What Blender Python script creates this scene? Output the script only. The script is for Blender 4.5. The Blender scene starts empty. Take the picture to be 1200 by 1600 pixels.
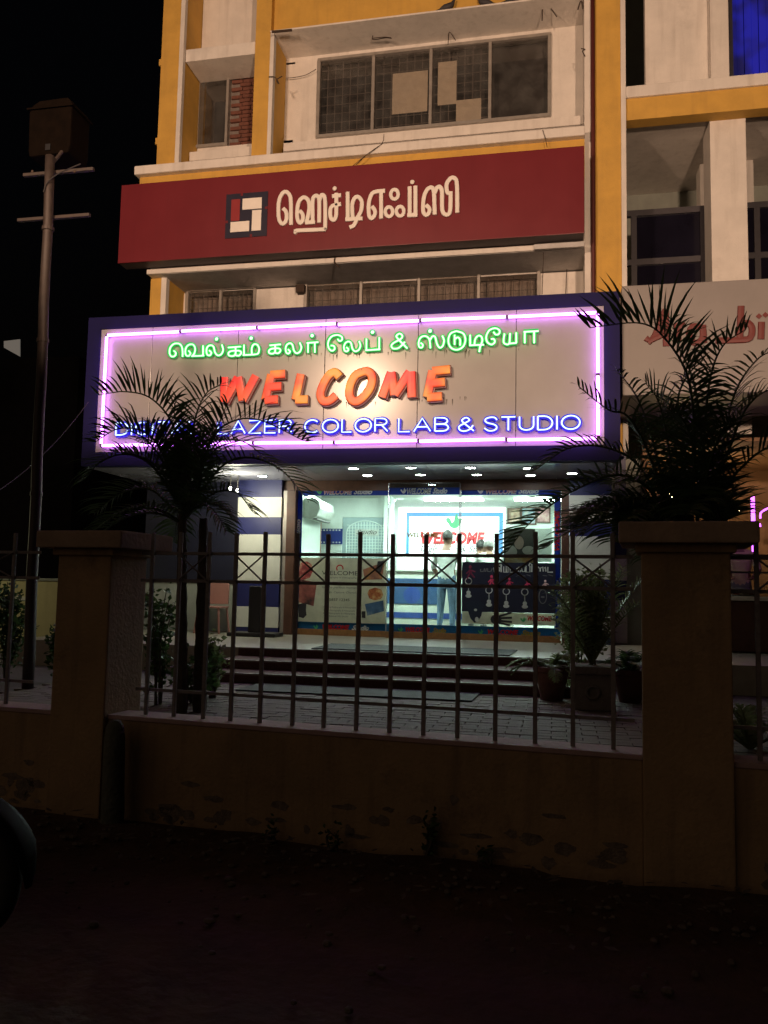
import bpy, bmesh, math, random
from math import sin, cos, pi, radians as R_
from mathutils import Vector, Matrix

random.seed(7)
sc = bpy.context.scene
COL = sc.collection

# ------------------------------------------------------------------ camera
FPX = 1300.0                       # focal length in photo pixels (photo is 1200 x 1600)
YAW, PITCH, ROLL = R_(-11.744), R_(5.194), R_(1.141)
EYE = Vector((0, 0, 1.6))
FWD = Vector((sin(YAW)*cos(PITCH), cos(YAW)*cos(PITCH), sin(PITCH)))
RGT0 = Vector((cos(YAW), -sin(YAW), 0)); UP0 = RGT0.cross(FWD)
RGT = cos(ROLL)*RGT0 + sin(ROLL)*UP0
UPV = -sin(ROLL)*RGT0 + cos(ROLL)*UP0
cam = bpy.data.cameras.new('camera'); camo = bpy.data.objects.new('camera', cam); COL.objects.link(camo)
cam.sensor_width = 36; cam.lens = FPX/1600*36; cam.clip_end = 800; cam.clip_start = 0.05
mw = Matrix((( RGT.x, UPV.x, -FWD.x, EYE.x), (RGT.y, UPV.y, -FWD.y, EYE.y), (RGT.z, UPV.z, -FWD.z, EYE.z), (0, 0, 0, 1)))
camo.matrix_world = mw
sc.camera = camo

# ------------------------------------------------------------------ night sky
world = bpy.data.worlds.new('World'); sc.world = world; world.use_nodes = True
wn = world.node_tree; wn.nodes.clear()
wo = wn.nodes.new('ShaderNodeOutputWorld'); wb = wn.nodes.new('ShaderNodeBackground')
sky = wn.nodes.new('ShaderNodeTexSky'); sky.sky_type = 'NISHITA'; sky.sun_disc = False
sky.sun_elevation = R_(-4.0); sky.sun_rotation = R_(200)
wb.inputs['Strength'].default_value = 0.05
wn.links.new(sky.outputs[0], wb.inputs[0]); wn.links.new(wb.outputs[0], wo.inputs[0])

# far street glow, as faint as moonlight
sl = bpy.data.lights.new('faint_sun', 'SUN'); sl.energy = 0.125; sl.angle = R_(70); sl.color = (1, .68, .46)
so = bpy.data.objects.new('faint_sun', sl); COL.objects.link(so); so.rotation_euler = (R_(66), 0, R_(-35)); so.location = (0, -5, 20)
# lamp of the side yard, left of the picture
yl = bpy.data.lights.new('yard_lamp_light', 'POINT'); yl.energy = 60; yl.color = (1, .93, .55); yl.shadow_soft_size = .06
ylo = bpy.data.objects.new('yard_lamp_light', yl); COL.objects.link(ylo); ylo.location = (-10.6, 10.2, 2.5)

# left street lamp, mirrored as the sign panel's hot spot; right one is an added fill
def facade_light(loc, az, el, watts, soft):
    ll = bpy.data.lights.new('street_and_fill_light', 'SPOT'); ll.energy = watts; ll.color = (1.0, .66, .44)
    ll.spot_size = R_(160); ll.spot_blend = .03; ll.shadow_soft_size = soft
    lo = bpy.data.objects.new('street_and_fill_light', ll); COL.objects.link(lo); lo.location = loc
    d = Vector((sin(R_(az))*cos(R_(el)), cos(R_(az))*cos(R_(el)), sin(R_(el))))
    lo.rotation_euler = d.to_track_quat('-Z', 'Y').to_euler()
facade_light((-5.32, 0.0, 7.08), 6, 61.2, 3250, .40)
facade_light((3.2, -3.0, 5.0), -15, 73.7, 4900, .25)

sc.view_settings.view_transform = 'Standard'; sc.view_settings.look = 'None'
sc.view_settings.exposure = 0; sc.view_settings.gamma = 1
sc.render.engine = 'CYCLES'
sc.cycles.use_denoising = True
sc.cycles.max_bounces = 7; sc.cycles.diffuse_bounces = 3; sc.cycles.glossy_bounces = 3; sc.cycles.transparent_max_bounces = 24
sc.cycles.sample_clamp_indirect = 4; sc.cycles.caustics_reflective = False; sc.cycles.caustics_refractive = False

# ------------------------------------------------------------------ helpers: photo pixel -> point on a real plane
def ray(px, py): return RGT*((px-600)/FPX) - UPV*((py-800)/FPX) + FWD
def U(px, py, Y): d = ray(px, py); return EYE + d*(Y/d.y)
def UX(px, py, Y): return U(px, py, Y).x
def UZ(px, py, Y): return U(px, py, Y).z
def V(px, py, Z): d = ray(px, py); return EYE + d*((Z-EYE.z)/d.z)

WM = {}
def tag(o, label=None, cat=None, group=None, kind=None):
    if label: o['label'] = label
    if cat: o['category'] = cat
    if group: o['group'] = group
    if kind: o['kind'] = kind
    return o
def thing(name, loc, label, cat, group=None, rz=0):
    o = bpy.data.objects.new(name, None); COL.objects.link(o); o.empty_display_size = .2
    o.location = loc; o.rotation_euler = (0, 0, rz)
    WM[o] = Matrix.Translation(loc) @ Matrix.Rotation(rz, 4, 'Z')
    return tag(o, label, cat, group)
def link(name, me, parent=None, mat=None):
    o = bpy.data.objects.new(name, me); COL.objects.link(o)
    if mat and not me.materials: me.materials.append(mat)
    if parent: o.parent = parent
    WM[o] = WM[parent].copy() if parent else Matrix.Identity(4)
    return o

class MB:
    """collects shapes given in world (or xf-local) coordinates and links them as ONE mesh object"""
    def __init__(s, xf=None): s.v = []; s.f = []; s.m = []; s.xf = xf; s.cm = 0
    def add(s, vs, fs):
        b = len(s.v)
        s.v += [tuple(s.xf @ Vector(p)) if s.xf else tuple(p) for p in vs]
        s.f += [tuple(i+b for i in f) for f in fs]; s.m += [s.cm]*len(fs); return s
    def box(s, x0, x1, y0, y1, z0, z1):
        if x0 > x1: x0, x1 = x1, x0
        if y0 > y1: y0, y1 = y1, y0
        if z0 > z1: z0, z1 = z1, z0
        return s.add([(x0,y0,z0),(x1,y0,z0),(x1,y1,z0),(x0,y1,z0),(x0,y0,z1),(x1,y0,z1),(x1,y1,z1),(x0,y1,z1)],
            [(0,3,2,1),(4,5,6,7),(0,1,5,4),(1,2,6,5),(2,3,7,6),(3,0,4,7)])
    def prism(s, poly, y0, y1):
        """polygon in (x, z), extruded along y"""
        n = len(poly)
        a = sum(poly[i][0]*poly[(i+1)%n][1]-poly[(i+1)%n][0]*poly[i][1] for i in range(n))
        if a < 0: poly = poly[::-1]
        vs = [(x, y0, z) for x, z in poly]+[(x, y1, z) for x, z in poly]
        return s.add(vs, [tuple(range(n)), tuple(range(2*n-1, n-1, -1))]+[(i, i+n, (i+1)%n+n, (i+1)%n) for i in range(n)])
    def slab(s, poly, z0, z1):
        n = len(poly)
        a = sum(poly[i][0]*poly[(i+1)%n][1]-poly[(i+1)%n][0]*poly[i][1] for i in range(n))
        if a < 0: poly = poly[::-1]
        vs = [(x, y, z0) for x, y in poly]+[(x, y, z1) for x, y in poly]
        return s.add(vs, [tuple(range(n-1, -1, -1)), tuple(range(n, 2*n))]+[(i, (i+1)%n, (i+1)%n+n, i+n) for i in range(n)])
    def tube(s, path, r, n=8, prof=None, caps=True, closed=False, up=None):
        """sweep; r number or list; prof=(a,b) gives an elliptic section: a across, b along 'up'"""
        P = [Vector(p) for p in path]; k = len(P); vs = []; fs = []
        ref = None
        for i in range(k):
            if closed: t = (P[(i+1)%k]-P[i-1])
            else: t = P[min(i+1, k-1)]-P[max(i-1, 0)]
            if t.length < 1e-9: t = Vector((0,0,1))
            t.normalize()
            if up is not None: b = Vector(up); a = t.cross(b)
            else:
                if ref is None: ref = Vector((0,0,1)) if abs(t.z) < .9 else Vector((1,0,0))
                a = t.cross(ref)
                if a.length < 1e-4: a = t.cross(Vector((0,1,0)))
                a.normalize(); b = a.cross(t); ref = b
            if a.length < 1e-6: a = t.orthogonal()
            a.normalize(); b = b.normalized()
            ri = r[i] if isinstance(r, (list, tuple)) else r
            pa, pb = prof if prof else (1, 1)
            for j in range(n):
                q = 2*pi*j/n
                cx, cy = cos(q), sin(q)
                if prof:   # squarish section
                    cx = math.copysign(abs(cx)**.55, cx); cy = math.copysign(abs(cy)**.55, cy)
                vs.append(P[i]+a*(ri*pa*cx)+b*(ri*pb*cy))
        m = k if closed else k-1
        for i in range(m):
            for j in range(n):
                fs.append((i*n+j, i*n+(j+1)%n, ((i+1)%k)*n+(j+1)%n, ((i+1)%k)*n+j))
        if caps and not closed:
            fs.append(tuple(range(n-1, -1, -1))); fs.append(tuple(range((k-1)*n, k*n)))
        return s.add(vs, fs)
    def lathe(s, prof, c=(0,0,0), n=20):
        vs = []; fs = []
        for r, z in prof:
            for j in range(n): vs.append((c[0]+r*cos(2*pi*j/n), c[1]+r*sin(2*pi*j/n), c[2]+z))
        for i in range(len(prof)-1):
            for j in range(n): fs.append((i*n+j, i*n+(j+1)%n, (i+1)*n+(j+1)%n, (i+1)*n+j))
        fs.append(tuple(range(n-1, -1, -1))); fs.append(tuple(range((len(prof)-1)*n, len(prof)*n)))
        return s.add(vs, fs)
    def ball(s, c, rx, ry, rz, n=14, m=9):
        vs = [(c[0], c[1], c[2]-rz)]; fs = []
        for i in range(1, m):
            t = -pi/2+pi*i/m
            for j in range(n): vs.append((c[0]+rx*cos(t)*cos(2*pi*j/n), c[1]+ry*cos(t)*sin(2*pi*j/n), c[2]+rz*sin(t)))
        vs.append((c[0], c[1], c[2]+rz)); L = len(vs)-1
        for j in range(n): fs.append((0, 1+(j+1)%n, 1+j))
        for i in range(m-2):
            for j in range(n): fs.append((1+i*n+j, 1+i*n+(j+1)%n, 1+(i+1)*n+(j+1)%n, 1+(i+1)*n+j))
        for j in range(n): fs.append((L, 1+(m-2)*n+j, 1+(m-2)*n+(j+1)%n))
        return s.add(vs, fs)
    def mesh(s, me):
        return s.add([v.co[:] for v in me.vertices], [tuple(p.vertices) for p in me.polygons])
    def build(s, name, mat, parent=None, smooth=False, bev=0, label=None, cat=None, group=None, kind=None, seg=2):
        me = bpy.data.meshes.new(name)
        if parent: inv = WM[parent].inverted(); vs = [inv @ Vector(p) for p in s.v]; org = None
        else:
            xs, ys, zs = zip(*s.v); org = Vector(((min(xs)+max(xs))/2, (min(ys)+max(ys))/2, min(zs)))
            vs = [Vector(p)-org for p in s.v]
        me.from_pydata([tuple(p) for p in vs], [], s.f)
        mats = mat if isinstance(mat, (list, tuple)) else [mat]
        for m in mats: me.materials.append(m)
        if len(mats) > 1: me.polygons.foreach_set('material_index', s.m)
        if bev:
            bm = bmesh.new(); bm.from_mesh(me)
            bmesh.ops.remove_doubles(bm, verts=bm.verts, dist=1e-5)
            ed = [e for e in bm.edges if len(e.link_faces) == 2 and e.calc_face_angle(0) > .6]
            bmesh.ops.bevel(bm, geom=ed, offset=bev, segments=seg, affect='EDGES', profile=.6, clamp_overlap=True)
            bm.to_mesh(me); bm.free()
        if smooth:
            me.polygons.foreach_set('use_smooth', [True]*len(me.polygons))
        me.update()
        o = bpy.data.objects.new(name, me); COL.objects.link(o)
        if parent: o.parent = parent; WM[o] = WM[parent].copy()
        else: o.location = org; WM[o] = Matrix.Translation(org)
        return tag(o, label, cat, group, kind)

# ------------------------------------------------------------------ materials
def mat(name, col, rough=.6, var=.18, scale=6, bump=.0, metal=0, streak=0, grime=0, grimecol=(.04,.035,.03), spec=.5, bscale=None, coat=0):
    m = bpy.data.materials.new(name); m.use_nodes = True; nt = m.node_tree; n = nt.nodes; l = nt.links
    b = n['Principled BSDF']; b.inputs['Roughness'].default_value = rough; b.inputs['Metallic'].default_value = metal
    b.inputs['Specular IOR Level'].default_value = spec
    if coat: b.inputs['Coat Weight'].default_value = coat
    geo = n.new('ShaderNodeNewGeometry')
    no = n.new('ShaderNodeTexNoise'); no.inputs['Scale'].default_value = scale; no.inputs['Detail'].default_value = 6
    no.inputs['Roughness'].default_value = .65
    l.new(geo.outputs['Position'], no.inputs['Vector'])
    cr = n.new('ShaderNodeMapRange'); cr.inputs[1].default_value = .3; cr.inputs[2].default_value = .7
    cr.inputs[3].default_value = 1-var; cr.inputs[4].default_value = 1+var*.5
    l.new(no.outputs['Fac'], cr.inputs[0])
    mul = n.new('ShaderNodeVectorMath'); mul.operation = 'SCALE'; mul.inputs[0].default_value = col
    l.new(cr.outputs[0], mul.inputs['Scale']); out = mul.outputs[0]
    if streak or grime:
        mp = n.new('ShaderNodeMapping'); mp.inputs['Scale'].default_value = (9, 9, .7)
        l.new(geo.outputs['Position'], mp.inputs['Vector'])
        n2 = n.new('ShaderNodeTexNoise'); n2.inputs['Scale'].default_value = 1.0; n2.inputs['Detail'].default_value = 5
        l.new(mp.outputs[0], n2.inputs['Vector'])
        n3 = n.new('ShaderNodeTexNoise'); n3.inputs['Scale'].default_value = 1.3; n3.inputs['Detail'].default_value = 8; n3.inputs['Roughness'].default_value = .75
        l.new(geo.outputs['Position'], n3.inputs['Vector'])
        f1 = n.new('ShaderNodeMapRange'); f1.inputs[1].default_value = .52; f1.inputs[2].default_value = .78; f1.inputs[3].default_value = 0; f1.inputs[4].default_value = streak
        l.new(n2.outputs['Fac'], f1.inputs[0])
        f2 = n.new('ShaderNodeMapRange'); f2.inputs[1].default_value = .55; f2.inputs[2].default_value = .75; f2.inputs[3].default_value = 0; f2.inputs[4].default_value = grime
        l.new(n3.outputs['Fac'], f2.inputs[0])
        mx = n.new('ShaderNodeMath'); mx.operation = 'MAXIMUM'; l.new(f1.outputs[0], mx.inputs[0]); l.new(f2.outputs[0], mx.inputs[1])
        mc = n.new('ShaderNodeMix'); mc.data_type = 'RGBA'; l.new(mx.outputs[0], mc.inputs[0]); l.new(out, mc.inputs[6]); mc.inputs[7].default_value = (*grimecol, 1)
        out = mc.outputs[2]
    l.new(out, b.inputs['Base Color'])
    if rough > .15:
        rr = n.new('ShaderNodeMapRange'); rr.inputs[3].default_value = rough*.85; rr.inputs[4].default_value = min(1, rough*1.15)
        l.new(no.outputs['Fac'], rr.inputs[0]); l.new(rr.outputs[0], b.inputs['Roughness'])
    if bump:
        nb = n.new('ShaderNodeTexNoise'); nb.inputs['Scale'].default_value = bscale or scale*6; nb.inputs['Detail'].default_value = 5
        l.new(geo.outputs['Position'], nb.inputs['Vector'])
        bp = n.new('ShaderNodeBump'); bp.inputs['Strength'].default_value = bump; bp.inputs['Distance'].default_value = .02
        l.new(nb.outputs['Fac'], bp.inputs['Height']); l.new(bp.outputs[0], b.inputs['Normal'])
    return m
def emit(name, col, st, base=(.5,.5,.5), col2=None, scale=5):
    m = bpy.data.materials.new(name); m.use_nodes = True; n = m.node_tree.nodes; l = m.node_tree.links
    b = n['Principled BSDF']; b.inputs['Base Color'].default_value = (*base, 1); b.inputs['Roughness'].default_value = .4
    b.inputs['Emission Color'].default_value = (*col, 1); b.inputs['Emission Strength'].default_value = st
    if col2:
        g = n.new('ShaderNodeNewGeometry'); no = n.new('ShaderNodeTexNoise'); no.inputs['Scale'].default_value = scale; no.inputs['Detail'].default_value = 2
        l.new(g.outputs['Position'], no.inputs['Vector'])
        r = n.new('ShaderNodeMapRange'); r.inputs[1].default_value = .38; r.inputs[2].default_value = .62; l.new(no.outputs['Fac'], r.inputs[0])
        x = n.new('ShaderNodeMix'); x.data_type = 'RGBA'; l.new(r.outputs[0], x.inputs[0]); x.inputs[6].default_value = (*col, 1); x.inputs[7].default_value = (*col2, 1)
        l.new(x.outputs[2], b.inputs['Emission Color'])
    return m
def glassmat(name, tint=(1,1,1), refl=.10, rough=.02, dirt=.06):
    m = bpy.data.materials.new(name); m.use_nodes = True; nt = m.node_tree; n = nt.nodes; l = nt.links; n.clear()
    o = n.new('ShaderNodeOutputMaterial'); t = n.new('ShaderNodeBsdfTransparent'); t.inputs[0].default_value = (*tint, 1)
    g = n.new('ShaderNodeBsdfGlossy'); g.inputs['Roughness'].default_value = rough
    d = n.new('ShaderNodeBsdfDiffuse'); d.inputs[0].default_value = (.5,.5,.48,1)
    fr = n.new('ShaderNodeFresnel'); fr.inputs[0].default_value = 1.5
    mr = n.new('ShaderNodeMath'); mr.operation = 'MULTIPLY_ADD'; mr.inputs[1].default_value = 1.0; mr.inputs[2].default_value = max(0, refl-.04); l.new(fr.outputs[0], mr.inputs[0])
    a = n.new('ShaderNodeMixShader'); l.new(mr.outputs[0], a.inputs[0]); l.new(t.outputs[0], a.inputs[1]); l.new(g.outputs[0], a.inputs[2])
    no = n.new('ShaderNodeTexNoise'); no.inputs['Scale'].default_value = 4; no.inputs['Detail'].default_value = 7
    geo = n.new('ShaderNodeNewGeometry'); l.new(geo.outputs['Position'], no.inputs['Vector'])
    r = n.new('ShaderNodeMapRange'); r.inputs[1].default_value = .35; r.inputs[2].default_value = .75; r.inputs[3].default_value = 0; r.inputs[4].default_value = dirt*2; l.new(no.outputs['Fac'], r.inputs[0])
    b = n.new('ShaderNodeMixShader'); l.new(r.outputs[0], b.inputs[0]); l.new(a.outputs[0], b.inputs[1]); l.new(d.outputs[0], b.inputs[2])
    l.new(b.outputs[0], o.inputs[0]); return m
def sheer(name, col, tr=.45, rough=.5, var=.12, scale=12):
    """thin sheet that lets light through: vinyl, paper, leaf"""
    m = mat(name, col, rough, var, scale, spec=.3); nt = m.node_tree; n = nt.nodes; l = nt.links
    b = n['Principled BSDF']; out = n['Material Output']; t = n.new('ShaderNodeBsdfTranslucent'); x = n.new('ShaderNodeMixShader'); x.inputs[0].default_value = tr
    l.new(b.inputs['Base Color'].links[0].from_socket, t.inputs[0]); l.new(b.outputs[0], x.inputs[1]); l.new(t.outputs[0], x.inputs[2]); l.new(x.outputs[0], out.inputs[0]); return m
def photo_print(name, cols, scale=9):
    """flat printed picture: blotches of a few colours"""
    m = bpy.data.materials.new(name); m.use_nodes = True; n = m.node_tree.nodes; l = m.node_tree.links
    b = n['Principled BSDF']; b.inputs['Roughness'].default_value = .4
    g = n.new('ShaderNodeNewGeometry'); no = n.new('ShaderNodeTexNoise'); no.inputs['Scale'].default_value = scale; no.inputs['Detail'].default_value = 3
    l.new(g.outputs['Position'], no.inputs['Vector'])
    cr = n.new('ShaderNodeValToRGB'); e = cr.color_ramp.elements
    k = len(cols)
    for i, c in enumerate(cols):
        p = .3+.4*i/(k-1)
        if i < 2: e[i].position = p; e[i].color = (*c, 1)
        else: q = e.new(p); q.color = (*c, 1)
    l.new(no.outputs['Fac'], cr.inputs[0]); l.new(cr.outputs[0], b.inputs['Base Color']); return m

M = {}
M['yellow'] = mat('yellow_stucco', (.62,.36,.07), .75, .14, 2.5, .25, streak=.18, grime=.22, grimecol=(.22,.13,.05), bscale=60)
M['white'] = mat('white_stucco', (.74,.69,.64), .75, .12, 2.5, .25, streak=.28, grime=.35, grimecol=(.30,.25,.21), bscale=60)
M['cement'] = mat('grey_cement', (.55,.53,.52), .85, .22, 4, .4, grime=.4, grimecol=(.14,.12,.11), bscale=50)
M['red'] = mat('red_sign_sheet', (.165,.014,.022), .38, .10, 1.2, streak=.12, grimecol=(.09,.008,.018))
M['darkband'] = mat('dark_sign_edge', (.10,.075,.08), .6, .2, 3)
M['logo_dark'] = mat('logo_navy', (.02,.018,.04), .4, .1)
M['logo_red'] = mat('logo_red', (.28,.03,.035), .4, .08)
M['letter'] = mat('cream_letter_acrylic', (.86,.80,.74), .4, .06)
M['alu'] = mat('dull_aluminium', (.36,.33,.30), .45, .2, 8, metal=.35)
M['grille'] = mat('grille_iron', (.18,.16,.15), .7, .3, 20)
M['curtain'] = mat('dark_room_sheet', (.055,.050,.050), .9, .6, 1.0)  # dark colour standing in for the unlit room behind the panes
M['curtain2'] = mat('beige_blind', (.42,.36,.33), .9, .3, 5)
M['paper'] = mat('yellowed_paper', (.78,.70,.58), .8, .15, 6)
M['brick'] = mat('raw_brick', (.17,.065,.045), .9, .35, 9, .5, bscale=70)
M['mortar'] = mat('mortar', (.22,.18,.16), .95, .3, 12, .4)
M['rust'] = mat('rusty_rebar', (.05,.03,.02), .85, .4, 30)
M['pipe'] = mat('maroon_drain_pipe', (.10,.02,.018), .5, .2, 8)
M['pane'] = glassmat('window_pane', (.86,.84,.82), .06, .05, .03)
M['dark_pane'] = mat('dark_tinted_glass', (.010,.009,.018), .12, .3, 2, spec=.35)
M['frame_dark'] = mat('dark_metal_frame', (.055,.05,.06), .5, .2, 8)
M['sign_blue'] = mat('blue_sign_sheet', (.010,.009,.062), .6, .12, 2, spec=.15)
def brushed_panel():
    m = mat('pale_sign_panel', (.37,.36,.36), .22, .06, 2, streak=.16, grime=.05, grimecol=(.33,.29,.27), spec=.45)
    return m
M['panel'] = brushed_panel()
M['neon_purple'] = emit('neon_purple', (.62,.17,1.0), 10)
M['neon_end'] = mat('tube_end_cap', (.12,.10,.12), .6)
M['green_body'] = emit('green_letter_body', (.02,.75,.12), .38, (.03,.35,.08))
M['green_face'] = emit('green_letter_face', (.30,1.0,.40), 2.0)
M['red_body'] = mat('red_letter_side', (.26,.025,.025), .35, .2, 9)
M['red_trim'] = mat('white_letter_trim', (.62,.46,.44), .4, .2, 12)
M['wel_face'] = emit('welcome_letter_face', (1.0,.05,.02), .85, (.12,.02,.01), (1.0,.40,.04), 2.1)
M['wel_red'] = emit('welcome_letter_face_red', (1.0,.028,.022), .85, (.12,.01,.01), (1.0,.14,.04), 2.1)
M['blue_body'] = emit('blue_letter_body', (.010,.012,.85), .75, (.005,.005,.12))
M['blue_face'] = emit('blue_letter_face', (.42,.72,1.0), 1.7)
M['soffit'] = mat('glossy_grey_ceiling', (.30,.30,.35), .16, .1, 3, spec=.7)
M['downlight'] = emit('downlight_disc', (.92,1.0,.97), 62)
M['navy'] = mat('navy_paint', (.012,.016,.10), .45, .2, 4, grime=.15, grimecol=(.03,.03,.06))
M['stripewhite'] = mat('white_paint_band', (.62,.62,.55), .5, .12, 4, streak=.2, grimecol=(.35,.34,.30))
M['wood'] = mat('brown_wood', (.085,.035,.02), .5, .3, 12)
M['wood2'] = mat('orange_wood_skirting', (.24,.11,.035), .45, .3, 14)
M['chrome'] = mat('steel_edge', (.6,.62,.64), .25, .1, 8, metal=.8)
M['shopglass'] = glassmat('shop_glass', (.93,.98,.96), .05, .0, .02)
M['bannerblue'] = sheer('blue_vinyl', (.015,.05,.30))
M['bandblue'] = sheer('teal_blue_vinyl', (.012,.12,.28))
M['print_white'] = sheer('white_vinyl', (.75,.78,.74))
M['print_red'] = sheer('red_vinyl', (.55,.02,.025))
M['print_green'] = sheer('green_vinyl', (.08,.42,.16))
M['print_black'] = mat('black_print', (.015,.015,.018), .5, .05)
M['print_grey'] = mat('grey_print', (.16,.16,.16), .5, .05)
M['print_gold'] = mat('gold_print', (.22,.16,.01), .5, .1)
M['print_pink'] = mat('pink_print', (.60,.05,.13), .5, .05)
M['poster'] = sheer('cream_poster', (.62,.62,.50))
M['poster_dark'] = mat('dark_poster', (.012,.015,.035), .4, .3, 2)
M['inwall'] = mat('shop_wall', (.66,.72,.68), .6, .06, 3)
M['infloor'] = mat('shop_floor_tile', (.55,.55,.50), .2, .1, 3)
M['platform'] = mat('porch_floor_tile', (.32,.30,.24), .35, .2, 5)
M['step'] = mat('dark_red_granite', (.105,.055,.050), .8, .3, 30, spec=.12)
M['nosing'] = mat('worn_step_edge', (.22,.19,.18), .5, .25, 20)
M['mat'] = mat('black_rubber_mat', (.012,.012,.012), .8, .3, 40, .4)
M['paver'] = mat('grey_paver', (.145,.115,.10), .85, .30, 5, .4, grime=.4, grimecol=(.10,.08,.08), bscale=60)
M['soil'] = mat('dark_red_soil', (.085,.045,.030), .95, .45, 3, .8, bscale=18)
M['court'] = mat('courtyard_bed', (.07,.06,.055), .95, .4, 6, .4)
M['wallpaint'] = mat('ochre_boundary_wall', (.33,.225,.12), .85, .25, 2.2, .35, streak=.5, grime=.85, grimecol=(.07,.05,.035), bscale=40)
M['coping'] = mat('pinkish_wall_top', (.40,.28,.27), .85, .2, 6, .3, grime=.4)
M['capc'] = mat('cement_cap', (.34,.25,.18), .9, .25, 5, .35, grime=.4)
M['iron'] = mat('rusty_painted_iron', (.19,.17,.17), .6, .35, 25, .15, bscale=80)
M['stone'] = mat('mossy_stone', (.10,.105,.08), .95, .35, 8, .7, bscale=30)
M['steelpole'] = mat('weathered_steel_pole', (.042,.030,.026), .6, .35, 14, .1, grime=.5, grimecol=(.06,.03,.02), metal=.2)
M['lampbox'] = mat('brown_lamp_housing', (.005,.003,.002), .9, .4, 8, spec=.04)
M['leaf'] = sheer('palm_leaf', (.045,.080,.028), .35, .5, .35, 14)
M['leaf2'] = sheer('shrub_leaf', (.06,.11,.035), .35, .5, .35, 14)
M['leaf3'] = sheer('fern_leaf', (.17,.21,.09), .35, .5, .35, 14)
M['trunk'] = mat('palm_trunk', (.07,.055,.04), .85, .4, 20, .5)
M['pot'] = mat('terracotta_pot', (.16,.07,.055), .85, .3, 9, .3)
M['potc'] = mat('cement_planter', (.15,.13,.12), .9, .3, 9, .4)
M['yardwall'] = mat('pale_yellow_wall', (.55,.50,.27), .8, .12, 3, streak=.25, grimecol=(.3,.27,.15))
M['greywall'] = mat('pale_grey_wall', (.34,.36,.32), .8, .15, 3, streak=.2, grimecol=(.18,.18,.16))
M['black'] = mat('black_plastic', (.010,.010,.012), .35, .2, 10)
M['tyre'] = mat('tyre_rubber', (.012,.012,.012), .8, .2, 20)
M['mcpaint'] = mat('dark_bike_paint', (.005,.005,.006), .6, .1, 5, spec=.08)
M['pinkplastic'] = mat('pink_plastic_chair', (.36,.17,.14), .45, .1, 5)
M['feather'] = mat('pigeon_grey', (.045,.04,.045), .7, .4, 25)
M['wire'] = mat('wire_black', (.015,.013,.012), .7, .2)
M['skin'] = mat('skin', (.16,.075,.045), .55, .1, 9)
M['hair'] = mat('black_hair', (.010,.008,.007), .6, .3, 40)
M['greyhair'] = mat('grey_hair', (.22,.21,.20), .7, .3, 40)
M['shirt'] = mat('white_shirt', (.62,.66,.62), .8, .12, 9, .3, bscale=14)
M['jeans'] = mat('blue_jeans', (.10,.17,.27), .85, .35, 7, .3, bscale=20)
M['cream'] = mat('cream_clothes', (.50,.40,.22), .8, .2, 9)

# ------------------------------------------------------------------ text helpers
_tc = {}
def text_mesh(body, size=1, offset=0, extrude=.0, shear=0, space=1, align='LEFT'):
    key = (body, size, offset, extrude, shear, space, align)
    if key in _tc: return _tc[key]
    c = bpy.data.curves.new('lettering', 'FONT'); c.body = body; c.size = size; c.offset = offset; c.extrude = extrude
    c.shear = shear; c.space_character = space; c.align_x = align; c.resolution_u = 3
    o = bpy.data.objects.new('lettering', c); me = bpy.data.meshes.new_from_object(o)
    bpy.data.objects.remove(o); bpy.data.curves.remove(c); _tc[key] = me; return me
def lettering(name, body, x0, x1, z0, Y, m, parent, h=None, offset=0, extrude=.003, shear=0, vertical=False, slope=0, bold_h=None):
    """text that fills x0..x1 with its baseline at z0 on plane y=Y, facing the street"""
    me = text_mesh(body, 1, offset, 0, shear)
    xs = [v.co.x for v in me.vertices]; ys = [v.co.y for v in me.vertices]
    sx = (x1-x0)/(max(xs)-min(xs)); sy = (h/(max(ys)-0.0)) if h else sx
    mb = MB()
    vs = []
    n = len(me.vertices)
    for dep in (0,):
        for v in me.vertices:
            a = (v.co.x-min(xs))*sx; b = v.co.y*sy
            if vertical: vs.append((x0-b, Y-extrude, z0+a))
            else: vs.append((x0+a, Y-extrude, z0+b+slope*a))
    fs = [tuple(p.vertices) for p in me.polygons]
    mb.add(vs, fs)
    return mb.build(name, m, parent)

def smooth_path(pts, per=5, closed=False):
    P = [Vector(p) for p in pts]; k = len(P)
    if k == 2: return P
    out = []
    rng = k if closed else k-1
    for i in range(rng):
        p0 = P[i-1] if (i > 0 or closed) else P[0]*2-P[1]
        p1 = P[i]; p2 = P[(i+1) % k]
        p3 = P[(i+2) % k] if (i+2 < k or closed) else P[-1]*2-P[-2]
        for s in range(per):
            t = s/per
            out.append(.5*((2*p1)+(p2-p0)*t+(2*p0-5*p1+4*p2-p3)*t*t+(3*p1-p0-3*p2+p3)*t**3))
    if not closed: out.append(P[-1])
    return out

# ================================================================== SETTING
GZ, CZ, PZ = 0.0, .52, .82        # street, courtyard, shop floor
YG, YF, YR, YS, YRED = 13.0, 12.9, 13.6, 11.2, 12.4   # glass, facade face, window recess, neon sign face, red sign face
DY = R_(-5.74)
FO = V(600, 1333, 0.0)
FX = Matrix.Translation(FO) @ Matrix.Rotation(DY, 4, 'Z')     # boundary wall frame: x along the wall, y into the plot
FXI = FX.inverted()
FN = Vector((-sin(DY), cos(DY), 0))
def UF(px, py, off=0.0):
    d = ray(px, py); t = ((FO-EYE).dot(FN)+off)/d.dot(FN); return FXI @ (EYE+d*t)

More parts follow.
